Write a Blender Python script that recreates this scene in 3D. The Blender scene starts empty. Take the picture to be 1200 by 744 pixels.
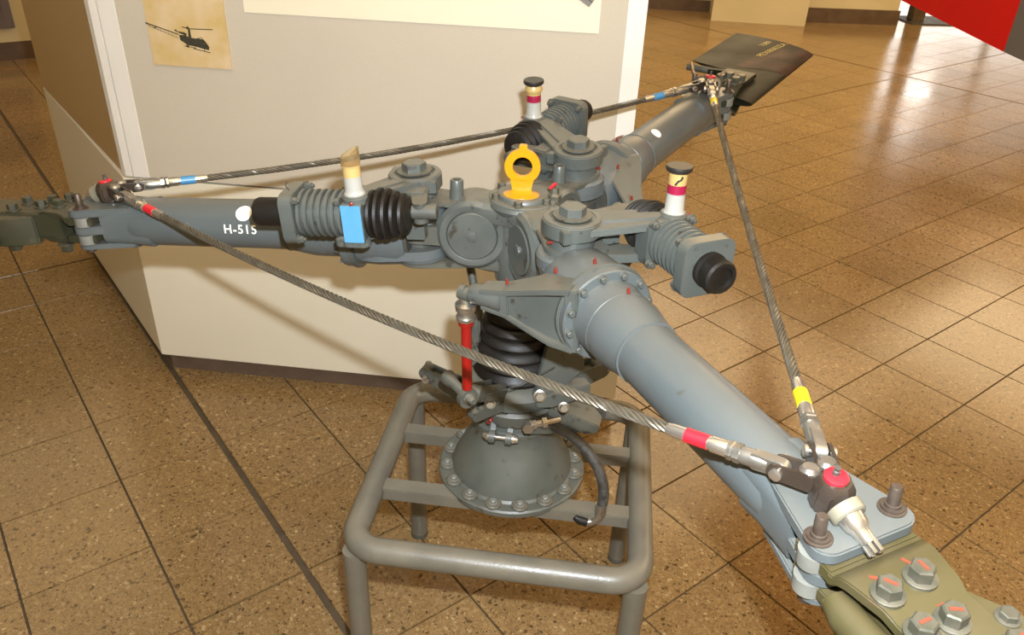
import bpy, bmesh, math, random
from mathutils import Matrix, Vector
R = math.radians
sc = bpy.context.scene
col = sc.collection
random.seed(4)

# ------------------------------------------------------------------ camera, world, lights, exposure
CH = 1.59; PITCH = 0.5328; ROLL = 0.0404
fwd = Vector((0, math.cos(PITCH), -math.sin(PITCH)))
rt0 = Vector((1, 0, 0)); up0 = rt0.cross(fwd)
rgt = math.cos(ROLL) * rt0 + math.sin(ROLL) * up0
upv = -math.sin(ROLL) * rt0 + math.cos(ROLL) * up0
cam_d = bpy.data.cameras.new('camera'); cam = bpy.data.objects.new('camera', cam_d); col.objects.link(cam)
cam.matrix_world = Matrix(((rgt.x, upv.x, -fwd.x, 0), (rgt.y, upv.y, -fwd.y, 0), (rgt.z, upv.z, -fwd.z, CH), (0, 0, 0, 1)))
cam_d.sensor_width = 36; cam_d.lens = 36 * 945.1 / 1200; cam_d.clip_start = 0.02; cam_d.clip_end = 100
sc.camera = cam

world = bpy.data.worlds.new('world'); sc.world = world; world.use_nodes = True
bg = world.node_tree.nodes['Background']; bg.inputs[0].default_value = (1.0, 0.72, 0.40, 1); bg.inputs[1].default_value = 0.35

def lamp(name, kind, loc, power, color, size=0.5, size_y=None, rot=(0, 0, 0)):
    d = bpy.data.lights.new(name, kind); o = bpy.data.objects.new(name, d); col.objects.link(o)
    d.energy = power; d.color = color; o.location = loc; o.rotation_euler = rot
    if kind == 'AREA':
        d.size = size
        if size_y: d.shape = 'RECTANGLE'; d.size_y = size_y
    else: d.shadow_soft_size = size
    return o
# the camera's own flash, a little above and right of the lens
flash = lamp('camera_flash', 'POINT', Vector((0, -0.0, CH)) + upv * 0.10 + rgt * 0.035 + fwd * 0.03, 205, (0.86, 0.93, 1.0), 0.015)
# warm ceiling light of the hall: broad luminous ceiling fields
CEIL = 3.3
HALL = [(0.7, 0.2, 58), (5.2, 2.6, 265), (1.6, 7.2, 180), (6.2, 7.6, 180), (-3.9, 4.6, 62)]
for x_, y_, p_ in HALL:
    lamp('hall_light', 'AREA', (x_, y_, CEIL - 0.06), p_, (1.0, 0.63, 0.23) if y_ < 2 else (1.0, 0.74, 0.42), 3.4, 3.4, (0, 0, R(38)))

vs = sc.view_settings
vs.view_transform = 'Standard'; vs.look = 'None'; vs.gamma = 1; vs.use_curve_mapping = False; vs.exposure = 0.0

# ------------------------------------------------------------------ helpers
class MB:
    """collects shapes into one mesh"""
    def __init__(s): s.v = []; s.f = []
    def add(s, vs_, fs, M=None):
        n = len(s.v)
        for p in vs_:
            p = Vector(p); s.v.append(M @ p if M else p)
        s.f += [tuple(i + n for i in f) for f in fs]; return s
    def box(s, c, d, M=None):
        x, y, z = c; a, b, h = d[0] / 2, d[1] / 2, d[2] / 2
        vv = [(x + i * a, y + j * b, z + k * h) for k in (-1, 1) for j in (-1, 1) for i in (-1, 1)]
        return s.add(vv, [(0, 2, 3, 1), (4, 5, 7, 6), (0, 1, 5, 4), (2, 6, 7, 3), (0, 4, 6, 2), (1, 3, 7, 5)], M)
    def lathe(s, prof, seg=32, M=None, cap=True):
        """profile of (height along z, radius)"""
        vv = []; ff = []; n = len(prof)
        for (h, r) in prof:
            for k in range(seg):
                a = 2 * math.pi * k / seg; vv.append((r * math.cos(a), r * math.sin(a), h))
        for i in range(n - 1):
            for k in range(seg):
                k2 = (k + 1) % seg
                ff.append((i * seg + k, i * seg + k2, (i + 1) * seg + k2, (i + 1) * seg + k))
        if cap:
            ff.append(tuple(reversed(range(seg)))); ff.append(tuple((n - 1) * seg + k for k in range(seg)))
        return s.add(vv, ff, M)
    def prism(s, pts, z0, z1, M=None):
        n = len(pts)
        vv = [(x, y, z0) for x, y in pts] + [(x, y, z1) for x, y in pts]
        ff = [tuple(reversed(range(n))), tuple(range(n, 2 * n))] + [(i, (i + 1) % n, n + (i + 1) % n, n + i) for i in range(n)]
        return s.add(vv, ff, M)
    def ring(s, outer, inner, z0, z1, M=None):
        """prism with a hole; outer and inner have equal point counts"""
        n = len(outer)
        vv = [(x, y, z) for z in (z0, z1) for L in (outer, inner) for x, y in L]
        ff = []
        for i in range(n):
            j = (i + 1) % n
            ff += [(i, n + i, n + j, j), (2 * n + i, 2 * n + j, 3 * n + j, 3 * n + i), (i, j, 2 * n + j, 2 * n + i), (n + i, 3 * n + i, 3 * n + j, n + j)]
        return s.add(vv, ff, M)
    def tube(s, path, r, seg=10, cap=True):
        path = [Vector(p) for p in path]; n = len(path)
        rr = r if isinstance(r, (list, tuple)) else [r] * n
        t0 = (path[1] - path[0]).normalized()
        a = t0.orthogonal().normalized(); vv = []; ff = []
        for i, p in enumerate(path):
            t = (path[min(i + 1, n - 1)] - path[max(i - 1, 0)]).normalized()
            a = (a - t * a.dot(t)).normalized(); b = t.cross(a)
            for k in range(seg):
                w = 2 * math.pi * k / seg; vv.append(p + rr[i] * (math.cos(w) * a + math.sin(w) * b))
        for i in range(n - 1):
            for k in range(seg):
                k2 = (k + 1) % seg; ff.append((i * seg + k, i * seg + k2, (i + 1) * seg + k2, (i + 1) * seg + k))
        if cap: ff.append(tuple(reversed(range(seg)))); ff.append(tuple((n - 1) * seg + k for k in range(seg)))
        return s.add(vv, ff)
    def loft(s, rings, M=None, cap=True):
        n = len(rings[0]); vv = [p for r_ in rings for p in r_]; ff = []
        for i in range(len(rings) - 1):
            for k in range(n):
                k2 = (k + 1) % n; ff.append((i * n + k, i * n + k2, (i + 1) * n + k2, (i + 1) * n + k))
        if cap: ff.append(tuple(reversed(range(n)))); ff.append(tuple((len(rings) - 1) * n + k for k in range(n)))
        return s.add(vv, ff, M)
    def mesh(s, name, m, bevel=None):
        me = bpy.data.meshes.new(name); me.from_pydata([tuple(p) for p in s.v], [], s.f); me.update()
        bm = bmesh.new(); bm.from_mesh(me); bmesh.ops.recalc_face_normals(bm, faces=bm.faces)
        if bevel:
            ed = [e for e in bm.edges if len(e.link_faces) == 2 and e.calc_face_angle(0) > R(40)]
            bmesh.ops.bevel(bm, geom=ed, offset=bevel, segments=2, affect='EDGES', clamp_overlap=True)
        bm.to_mesh(me); bm.free()
        me.polygons.foreach_set('use_smooth', [True] * len(me.polygons)); me.set_sharp_from_angle(angle=R(32))
        me.materials.append(m); return me

T = Matrix.Translation
def RX(a): return Matrix.Rotation(a, 4, 'X')
def RY(a): return Matrix.Rotation(a, 4, 'Y')
def RZ(a): return Matrix.Rotation(a, 4, 'Z')
ALX = RY(R(90))                    # z axis of a lathe onto +x
ALY = RX(R(-90))                   # z axis of a lathe onto +y
WORLD = {}
def obj(name, data, parent=None, M=None, label=None, mat_=None, bevel=None):
    if isinstance(data, MB): data = data.mesh(name, mat_, bevel)
    o = bpy.data.objects.new(name, data); col.objects.link(o)
    M = M or Matrix.Identity(4)
    WORLD[o] = M
    if parent: o.parent = parent; o.matrix_basis = WORLD[parent].inverted() @ M
    else: o.matrix_basis = M
    if label: o['label'] = label
    return o
def empty(name, M):
    o = bpy.data.objects.new(name, None); col.objects.link(o); o.matrix_basis = M; WORLD[o] = M; o.empty_display_size = .1
    return o
def tag(o, label=None, cat=None, group=None, kind=None):
    if label: o['label'] = label
    if cat: o['category'] = cat
    if group: o['group'] = group
    if kind: o['kind'] = kind
    return o
def circ(r, n=32, cx=0, cy=0, a0=0): return [(cx + r * math.cos(a0 + 2 * math.pi * k / n), cy + r * math.sin(a0 + 2 * math.pi * k / n)) for k in range(n)]
def hull(pts):
    pts = sorted(set((round(x, 6), round(y, 6)) for x, y in pts))
    def half(P):
        o = []
        for p in P:
            while len(o) > 1 and (o[-1][0] - o[-2][0]) * (p[1] - o[-2][1]) - (o[-1][1] - o[-2][1]) * (p[0] - o[-2][0]) <= 0: o.pop()
            o.append(p)
        return o[:-1]
    return half(pts) + half(pts[::-1])
def link(*cs):
    """outline around circles (x, y, r)"""
    p = []
    for x, y, r in cs: p += circ(r, 28, x, y)
    return hull(p)
def rrect(w, h, r, n=5, cx=0, cy=0):
    o = []
    for sx, sy, a0 in ((1, 1, 0), (-1, 1, 90), (-1, -1, 180), (1, -1, 270)):
        for k in range(n + 1):
            a = R(a0 + 90 * k / n); o.append((cx + sx * (w / 2 - r) + r * math.cos(a), cy + sy * (h / 2 - r) + r * math.sin(a)))
    return o
def hexbolt(r, h, washer=True, stud=0):
    m = MB(); z = 0
    if washer: m.lathe([(0, r * 1.32), (h * .16, r * 1.32), (h * .2, r * 1.22)], 20); z = h * .18
    m.lathe([(z, r), (h * .9, r), (h, r * .86)], 6)
    if stud: m.lathe([(h * .8, r * .55), (h + stud * .9, r * .55), (h + stud, r * .4)], 14)
    return m

# ------------------------------------------------------------------ materials
def mat(name, color, rough=0.5, metal=0.0, spec=0.5, emis=None):
    m = bpy.data.materials.new(name); m.use_nodes = True
    b = m.node_tree.nodes['Principled BSDF']
    b.inputs['Base Color'].default_value = (*color, 1); b.inputs['Roughness'].default_value = rough
    b.inputs['Metallic'].default_value = metal; b.inputs['Specular IOR Level'].default_value = spec
    if emis: b.inputs['Emission Color'].default_value = (*emis[0], 1); b.inputs['Emission Strength'].default_value = emis[1]
    return m
def noisy(name, c1, c2, scale=8, rough=(0.4, 0.6), metal=0, bump=0.0, detail=6, lo=.35, hi=.65, fine=None, dust=None, spec=.5):
    m = mat(name, c1, rough[0], metal, spec=spec); nt = m.node_tree; N = nt.nodes; L = nt.links; b = N['Principled BSDF']
    tc = N.new('ShaderNodeTexCoord'); n = N.new('ShaderNodeTexNoise'); n.inputs['Scale'].default_value = scale; n.inputs['Detail'].default_value = detail
    L.new(tc.outputs['Object'], n.inputs['Vector'])
    mr = N.new('ShaderNodeMapRange'); mr.inputs['From Min'].default_value = lo; mr.inputs['From Max'].default_value = hi; L.new(n.outputs['Fac'], mr.inputs['Value'])
    mx = N.new('ShaderNodeMix'); mx.data_type = 'RGBA'; mx.inputs['A'].default_value = (*c1, 1); mx.inputs['B'].default_value = (*c2, 1)
    L.new(mr.outputs['Result'], mx.inputs['Factor']); out = mx.outputs['Result']
    if fine:
        n2 = N.new('ShaderNodeTexNoise'); n2.inputs['Scale'].default_value = fine[0]; n2.inputs['Detail'].default_value = 3; L.new(tc.outputs['Object'], n2.inputs['Vector'])
        m2 = N.new('ShaderNodeMapRange'); m2.inputs['From Min'].default_value = fine[2]; m2.inputs['From Max'].default_value = fine[2] + .06; L.new(n2.outputs['Fac'], m2.inputs['Value'])
        x2 = N.new('ShaderNodeMix'); x2.data_type = 'RGBA'; x2.inputs['B'].default_value = (*fine[1], 1); L.new(out, x2.inputs['A']); L.new(m2.outputs['Result'], x2.inputs['Factor']); out = x2.outputs['Result']
    if dust:      # settled dust lies on whatever faces up
        g = N.new('ShaderNodeNewGeometry'); sp = N.new('ShaderNodeSeparateXYZ'); L.new(g.outputs['Normal'], sp.inputs[0])
        md = N.new('ShaderNodeMapRange'); md.inputs['From Min'].default_value = .55; md.inputs['From Max'].default_value = 1.0; md.inputs['To Max'].default_value = dust[1]; L.new(sp.outputs['Z'], md.inputs['Value'])
        x3 = N.new('ShaderNodeMix'); x3.data_type = 'RGBA'; x3.inputs['B'].default_value = (*dust[0], 1); L.new(out, x3.inputs['A']); L.new(md.outputs['Result'], x3.inputs['Factor']); out = x3.outputs['Result']
    L.new(out, b.inputs['Base Color'])
    m3 = N.new('ShaderNodeMapRange'); m3.inputs['To Min'].default_value = rough[0]; m3.inputs['To Max'].default_value = rough[1]; L.new(mr.outputs['Result'], m3.inputs['Value']); L.new(m3.outputs['Result'], b.inputs['Roughness'])
    if bump:
        nb = N.new('ShaderNodeTexNoise'); nb.inputs['Scale'].default_value = scale * 12; nb.inputs['Detail'].default_value = 4; L.new(tc.outputs['Object'], nb.inputs['Vector'])
        bp = N.new('ShaderNodeBump'); bp.inputs['Strength'].default_value = bump; bp.inputs['Distance'].default_value = .002; L.new(nb.outputs['Fac'], bp.inputs['Height']); L.new(bp.outputs['Normal'], b.inputs['Normal'])
    return m
DUST = (0.149, 0.129, 0.091)
M_paint = noisy('grey_blue_paint', (0.054, 0.061, 0.056), (0.068, 0.074, 0.066), 14, (0.30, 0.46), fine=(44, (0.034, 0.031, 0.024), .64), dust=(DUST, .38), bump=.05)
M_tube = noisy('sleeve_paint', (0.066, 0.078, 0.080), (0.075, 0.085, 0.085), 9, (0.30, 0.40), fine=(45, (0.055, 0.057, 0.050), .70), dust=(DUST, .22))
M_dirty = noisy('grimy_paint', (0.045, 0.048, 0.042), (0.066, 0.065, 0.050), 20, (0.45, 0.6), fine=(50, (0.024, 0.020, 0.014), .60), dust=(DUST, .4), bump=.1)
M_dark = noisy('dark_metal_cavity_shade', (0.030, 0.028, 0.024), (0.055, 0.048, 0.036), 20, (0.5, 0.7))  # dark metal colour, also painted in as the shade of hollows
M_rubber = noisy('black_rubber', (0.004, 0.003, 0.002), (0.009, 0.007, 0.005), 25, (0.45, 0.6), bump=.15, spec=.3)
M_stand = noisy('stand_hammered_paint', (0.096, 0.089, 0.071), (0.118, 0.107, 0.081), 18, (0.32, 0.42), bump=.2, fine=(70, (0.124, 0.092, 0.051), .66))
M_cone = noisy('flange_cone_paint', (0.056, 0.062, 0.054), (0.076, 0.077, 0.064), 12, (0.36, 0.5), fine=(40, (0.048, 0.042, 0.028), .62), bump=.08)
M_steel = noisy('dull_steel', (0.252, 0.234, 0.198), (0.330, 0.312, 0.276), 40, (0.25, 0.4), metal=.85)
M_silver = noisy('bright_steel', (0.561, 0.527, 0.468), (0.425, 0.391, 0.340), 30, (0.16, 0.3), metal=.9)
M_cable = noisy('stranded_steel', (0.126, 0.112, 0.083), (0.082, 0.068, 0.048), 60, (0.35, 0.5), metal=.6)
M_yellow = noisy('yellow_enamel', (0.495, 0.218, 0.004), (0.444, 0.186, 0.003), 12, (0.18, 0.28))
M_red = noisy('red_enamel', (0.215, 0.004, 0.003), (0.187, 0.005, 0.004), 20, (0.3, 0.45))
M_redtape = mat('red_tape', (0.450, 0.009, 0.019), .35); M_bluetape = mat('blue_tape', (0.041, 0.165, 0.315), .4); M_yeltape = mat('yellow_tape', (0.600, 0.435, 0.007), .4)
M_redpaint = mat('red_torque_mark', (0.14, 0.015, 0.008), .4)
M_orange = mat('orange_mark', (0.165, 0.028, 0.011), .6)
M_bluelabel = noisy('sky_blue_label', (0.052, 0.203, 0.372), (0.063, 0.214, 0.384), 30, (0.5, 0.6))
M_white = mat('white_marking', (0.80, 0.77, 0.68), .5)
M_green = noisy('olive_green_paint', (0.041, 0.037, 0.013), (0.053, 0.043, 0.018), 16, (0.35, 0.5), fine=(55, (0.063, 0.043, 0.020), .64), dust=((0.079, 0.057, 0.026), .3))
M_dkgreen = noisy('dark_olive_paint', (0.016, 0.018, 0.008), (0.026, 0.023, 0.012), 16, (0.4, 0.55), fine=(30, (0.012, 0.011, 0.007), .6))
M_bolt = noisy('greenish_bolt', (0.067, 0.067, 0.048), (0.096, 0.086, 0.062), 60, (0.3, 0.5), metal=.4)
M_brown = noisy('brown_cadmium', (0.058, 0.041, 0.031), (0.080, 0.060, 0.045), 60, (0.35, 0.5), metal=.5)
M_bronze = noisy('dark_bronze', (0.044, 0.032, 0.024), (0.068, 0.052, 0.040), 20, (0.16, 0.25), metal=.5)
M_bush = noisy('white_bushing', (0.145, 0.145, 0.126), (0.113, 0.113, 0.098), 30, (0.4, 0.5))
M_milk = mat('milky_glass', (0.278, 0.270, 0.240), .25)
M_maroon = mat('maroon_fluid', (0.22, 0.008, 0.035), .3)
M_cream2 = mat('nylon_collar', (0.154, 0.140, 0.098), .45)
M_knob = mat('black_cap', (0.012, 0.011, 0.010), .4)
M_amber = mat('amber_glass', (0.80, 0.66, 0.40), .06)
M_amber.node_tree.nodes['Principled BSDF'].inputs['Transmission Weight'].default_value = .92; M_amber.node_tree.nodes['Principled BSDF'].inputs['IOR'].default_value = 1.2
M_amberband = mat('yellowed_label', (0.372, 0.259, 0.095), .35)
M_oliveglass = mat('grey_rim', (0.22, 0.20, 0.12), .3)

# ------------------------------------------------------------------ floor of terrazzo tiles
YAW = 0.6627; TS = 0.2999
GU = Vector((math.cos(YAW), math.sin(YAW), 0)); GV = Vector((math.sin(YAW), -math.cos(YAW), 0))
GO = Vector((-1.2633 * CH, 1.8164 * CH, 0))
def terrazzo():
    m = mat('terrazzo', (0.4, 0.3, 0.18), .2, spec=.38); nt = m.node_tree; N = nt.nodes; L = nt.links; b = N['Principled BSDF']
    g = N.new('ShaderNodeNewGeometry')
    def vor(scale, ch='Color'):
        v = N.new('ShaderNodeTexVoronoi'); v.inputs['Scale'].default_value = scale; L.new(g.outputs['Position'], v.inputs['Vector']); return v
    def ramp(src, stops, interp='CONSTANT'):
        r = N.new('ShaderNodeValToRGB'); r.color_ramp.interpolation = interp
        while len(r.color_ramp.elements) < len(stops): r.color_ramp.elements.new(.5)
        for e, (p, c) in zip(r.color_ramp.elements, stops): e.position = p; e.color = (*c, 1)
        L.new(src, r.inputs[0]); return r
    # warp so that the chips are irregular
    nz = N.new('ShaderNodeTexNoise'); nz.inputs['Scale'].default_value = 90; L.new(g.outputs['Position'], nz.inputs['Vector'])
    ad = N.new('ShaderNodeVectorMath'); ad.operation = 'MULTIPLY_ADD'; ad.inputs[1].default_value = (.008, .008, .008); L.new(nz.outputs['Color'], ad.inputs[0]); L.new(g.outputs['Position'], ad.inputs[2])
    v1 = N.new('ShaderNodeTexVoronoi'); v1.inputs['Scale'].default_value = 140; L.new(ad.outputs[0], v1.inputs['Vector'])
    s1 = N.new('ShaderNodeSeparateColor'); L.new(v1.outputs['Color'], s1.inputs[0])
    c1 = ramp(s1.outputs[0], [(0, (0.104, 0.062, 0.023)), (.07, (0.312, 0.190, 0.076)), (.30, (0.400, 0.249, 0.103)), (.55, (0.348, 0.214, 0.085)), (.78, (0.447, 0.290, 0.129)), (.95, (0.603, 0.437, 0.220))])
    v2 = N.new('ShaderNodeTexVoronoi'); v2.inputs['Scale'].default_value = 330; L.new(ad.outputs[0], v2.inputs['Vector'])
    s2 = N.new('ShaderNodeSeparateColor'); L.new(v2.outputs['Color'], s2.inputs[0])
    c2 = ramp(s2.outputs[1], [(0, (0.062, 0.038, 0.017)), (.05, (0.276, 0.166, 0.065)), (.4, (0.374, 0.236, 0.097)), (.8, (0.437, 0.285, 0.125)), (.97, (0.624, 0.456, 0.236))])
    mx = N.new('ShaderNodeMix'); mx.data_type = 'RGBA'; L.new(s1.outputs[1], mx.inputs['Factor']); L.new(c1.outputs[0], mx.inputs['A']); L.new(c2.outputs[0], mx.inputs['B'])
    # one tone per tile
    mp = N.new('ShaderNodeMapping'); mp.vector_type = 'TEXTURE'; mp.inputs['Location'].default_value = GO; mp.inputs['Rotation'].default_value = (0, 0, YAW); mp.inputs['Scale'].default_value = (TS, TS, 1)
    L.new(g.outputs['Position'], mp.inputs['Vector'])
    sn = N.new('ShaderNodeVectorMath'); sn.operation = 'FLOOR'; L.new(mp.outputs[0], sn.inputs[0])
    wn = N.new('ShaderNodeTexWhiteNoise'); L.new(sn.outputs[0], wn.inputs['Vector'])
    ln = N.new('ShaderNodeTexNoise'); ln.inputs['Scale'].default_value = 1.3; ln.inputs['Detail'].default_value = 5; L.new(g.outputs['Position'], ln.inputs['Vector'])
    sm = N.new('ShaderNodeMath'); sm.operation = 'MULTIPLY_ADD'; sm.inputs[1].default_value = .16; L.new(wn.outputs['Value'], sm.inputs[0]); L.new(ln.outputs['Fac'], sm.inputs[2])
    mr = N.new('ShaderNodeMapRange'); mr.inputs['From Min'].default_value = .3; mr.inputs['From Max'].default_value = .9; mr.inputs['To Min'].default_value = .40; mr.inputs['To Max'].default_value = .66; L.new(sm.outputs[0], mr.inputs['Value'])
    hv = N.new('ShaderNodeVectorMath'); hv.operation = 'SCALE'; L.new(mx.outputs['Result'], hv.inputs[0]); L.new(mr.outputs['Result'], hv.inputs['Scale'])
    L.new(hv.outputs[0], b.inputs['Base Color'])
    rr = N.new('ShaderNodeMapRange'); rr.inputs['From Min'].default_value = .3; rr.inputs['From Max'].default_value = .7; rr.inputs['To Min'].default_value = .13; rr.inputs['To Max'].default_value = .24; L.new(ln.outputs['Fac'], rr.inputs['Value']); L.new(rr.outputs['Result'], b.inputs['Roughness'])
    return m
M_terr = terrazzo()
M_grout = noisy('grout', (0.045, 0.031, 0.016), (0.070, 0.048, 0.026), 30, (0.7, 0.8))
X0, X1, Y0, Y1 = -6.0, 9.0, -2.0, 14.0
floor = tag(obj('floor', MB().box(((X0 + X1) / 2, (Y0 + Y1) / 2, -.034), (X1 - X0, Y1 - Y0, .054)), mat_=M_grout), kind='structure')
def uline(k):
    if k <= 0: return float(k)
    if k == 1: return .955
    return 1.93 + (k - 2) * 1.0115
ug = {1: .017, 22: .020}; vg = {0: .012, 7: .006}
f_ = Vector(fwd)
def pix(p):
    d = p - Vector((0, 0, CH)); w = d.dot(fwd)
    if w < .05: return None
    return 600 + 945.1 * d.dot(rgt) / w, 372 - 945.1 * d.dot(upv) / w
tl = MB(); c_ = .003
tl.add([(0, 0, -1), (1, 0, -1), (1, 1, -1), (0, 1, -1), (0, 0, -.25), (1, 0, -.25), (1, 1, -.25), (0, 1, -.25), (c_, c_, 0), (1 - c_, c_, 0), (1 - c_, 1 - c_, 0), (c_, 1 - c_, 0)],
       [(0, 1, 5, 4), (1, 2, 6, 5), (2, 3, 7, 6), (3, 0, 4, 7), (4, 5, 9, 8), (5, 6, 10, 9), (6, 7, 11, 10), (7, 4, 8, 11), (8, 9, 10, 11)])
tile_me = tl.mesh('tile', M_terr)
tile_me.polygons.foreach_set('use_smooth', [False] * len(tile_me.polygons))
cand = []
for i in range(-16, 46):
    for j in range(-48, 22):
        u0 = uline(i) * TS + ug.get(i, .0042) / 2; u1 = uline(i + 1) * TS - ug.get(i + 1, .0042) / 2
        v0 = j * TS + vg.get(j, .0042) / 2; v1 = (j + 1) * TS - vg.get(j + 1, .0042) / 2
        q = [GO + GU * a + GV * b for a, b in ((u0, v0), (u1, v0), (u1, v1), (u0, v1))]
        c = sum(q, Vector()) / 4
        if not (X0 + .2 < c.x < X1 - .2 and Y0 + .2 < c.y < Y1 - .2): continue
        pp = [pix(p) for p in q]; area = 0
        if None not in pp and any(-5 < x < 1205 and -5 < y < 749 for x, y in pp):
            area = abs(sum(pp[k][0] * pp[(k + 1) % 4][1] - pp[(k + 1) % 4][0] * pp[k][1] for k in range(4))) / 2
        cand.append((area, u0, u1, v0, v1))
cand.sort(reverse=True)
rest = MB()
for n, (area, u0, u1, v0, v1) in enumerate(cand):
    P = GO + GU * u0 + GV * v1
    M = Matrix(((GU.x, -GV.x, 0, P.x), (GU.y, -GV.y, 0, P.y), (0, 0, 1, 0), (0, 0, 0, 1))) @ Matrix.Diagonal((u1 - u0, v1 - v0, .008, 1))
    if n < 300: obj('tile', tile_me, floor, M)
    else: rest.add(tl.v, tl.f, M)
rt_me = rest.mesh('tile', M_terr); rt_me.polygons.foreach_set('use_smooth', [False] * len(rt_me.polygons))
tag(obj('tile', rt_me, floor), kind='stuff')

# ------------------------------------------------------------------ hall: walls, pillar, ceiling
M_wall = noisy('ochre_wall', (0.50, 0.43, 0.26), (0.54, 0.46, 0.29), 3, (0.7, 0.8))
M_base = noisy('dark_baseboard', (0.075, 0.045, 0.026), (0.10, 0.062, 0.036), 12, (0.4, 0.5))
M_ceil = noisy('ceiling_paint', (0.70, 0.64, 0.52), (0.74, 0.68, 0.56), 2, (0.8, 0.9))
def wallseg(name, a, b, th, z0, z1, m, parent=None, out=0):
    a = Vector((*a, 0)); b = Vector((*b, 0)); d = (b - a).normalized(); n = Vector((-d.y, d.x, 0))     # n points away from the viewer's side
    q = [a - n * out, b - n * out, b + n * th, a + n * th]
    return obj(name, MB().prism([(p.x, p.y) for p in q], z0, z1), parent, mat_=m)
CE = obj('ceiling', MB().box(((X0 + X1) / 2, (Y0 + Y1) / 2, CEIL + .05), (X1 - X0, Y1 - Y0, .1)), mat_=M_ceil); tag(CE, kind='structure')
for i, (x, y) in enumerate([(x, y) for x, y, p in HALL]):
    fx = tag(empty('ceiling_lamp', T((x, y, CEIL)) @ RZ(R(38))), ['ceiling light fixture above the rotor display', 'ceiling light fixture above the open floor at right', 'ceiling light fixture near the back pillar', 'ceiling light fixture near the glazed front', 'ceiling light fixture left of the display board'][i], 'ceiling lamp')
    obj('lamp_housing', MB().box((0, 0, -.02), (3.5, 3.5, .04)), fx, WORLD[fx], mat_=M_white, bevel=.004)
w = wallseg('wall_left', (-6.0, 4.78), (-3.80, 6.44), .15, 0, CEIL, M_wall); tag(w, kind='structure')
tag(wallseg('baseboard_left', (-6.0, 4.765), (-3.80, 6.425), .02, 0, .13, M_base, out=.012), kind='structure')
tag(wallseg('wall_left_return', (-3.80, 6.44), (-4.6, 9.9), .12, 0, CEIL, M_wall), kind='structure')
tag(wallseg('wall_back', (-4.6, 10.2), (2.15, 9.72), .15, 0, CEIL, M_wall), kind='structure')
tag(wallseg('baseboard_back', (-4.6, 10.2), (2.10, 9.72), .02, 0, .12, M_base, out=.015), kind='structure')
tag(obj('wall_pillar', MB().prism([(2.017, 9.179), (2.995, 9.052), (3.069, 9.40), (2.9, 10.1), (2.119, 9.76)], 0, CEIL), mat_=M_wall), kind='structure')
tag(wallseg('wall_back_right', (3.02, 9.33), (4.075, 9.36), .15, 0, CEIL, M_wall), kind='structure')
tag(wallseg('baseboard_back_right', (3.03, 9.31), (4.09, 9.34), .02, 0, .15, M_base, out=.012), kind='structure')
tag(obj('wall_west', MB().box((X0, 1.2, CEIL / 2), (.1, Y1 - Y0 - 8, CEIL)), mat_=M_wall), kind='structure')
tag(obj('wall_south', MB().box(((X0 + X1) / 2, Y0, CEIL / 2), (X1 - X0, .1, CEIL)), mat_=M_wall), kind='structure')
tag(obj('wall_east', MB().box((X1, (Y0 + Y1) / 2, CEIL / 2), (.1, Y1 - Y0, CEIL)), mat_=M_wall), kind='structure')
# glazed front behind, far right: bright daylight behind panes
def day(n, e): return mat(n, (0.5, 0.5, 0.5), .9, emis=((1.0, 0.97, 0.90), e))
M_day = day('shaded_outdoors', .8)
M_glass = mat('window_glass', (1, 1, 1), .02); M_glass.node_tree.nodes['Principled BSDF'].inputs['Transmission Weight'].default_value = 1
tag(obj('wall_outdoors', MB().box((6.6, 13.9, CEIL / 2), (4.9, .06, CEIL)), mat_=M_day), 'shaded street front outside the glazed end', kind='structure')
tag(obj('ground_glow_panel', MB().box((6.6, 13.84, .55), (4.9, .05, 1.1)), mat_=day('pavement_glow', 3.2)), 'upright glowing panel added as sunlit pavement outside the glazed end', kind='structure')  # upright glowing panel added to whiten the far floor
tag(obj('sky_glow_bright', MB().box((6.5, 13.84, 1.90), (.8, .05, .46)), mat_=day('bright_sky_glow', 7.0)), 'bright glowing panel added as sky outside, mirrored in the floor', kind='structure')  # glowing panel placed so the floor mirrors a bright spot
tag(obj('sky_glow_pale', MB().box((6.5, 13.84, 2.46), (.6, .05, .34)), mat_=day('hazy_sky_glow', 3.0)), 'paler glowing panel added as sky outside, mirrored in the floor', kind='structure')  # second added glow, for a weaker spot on the floor
win = obj('window_1', MB().box((6.55, 13.3, .04), (5.0, .1, .08)).box((6.55, 13.3, (CEIL + 2.75) / 2), (5.0, .1, CEIL - 2.75)), mat_=M_base); tag(win, kind='structure')
for x in (4.1, 5.5, 7.3, 9.0): obj('window_frame', MB().box((x, 13.3, 1.4), (.08, .08, 2.7)), win, mat_=M_base)
for x, w__ in ((4.8, 1.32), (6.4, 1.72), (8.15, 1.62)): obj('pane', MB().box((x, 13.3, 1.41), (w__, .008, 2.66)), win, mat_=M_glass)
# steel post with foot plate at the end of the far wall
po = tag(empty('steel_post', T((4.40, 9.62, 0)) @ RZ(R(5))), 'brown metal post on a square foot plate at the far wall end', 'post')
M_post = noisy('bronze_post', (0.12, 0.085, 0.055), (0.17, 0.125, 0.08), 8, (0.2, 0.3), metal=.6)
obj('foot_plate', MB().prism(rrect(.62, .5, .01), 0, .012), po, WORLD[po] @ T((.18, .05, 0)), mat_=M_dark)
obj('shaft', MB().box((0, 0, 1.66), (.15, .12, 3.3)), po, WORLD[po], mat_=M_post, bevel=.006)
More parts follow.
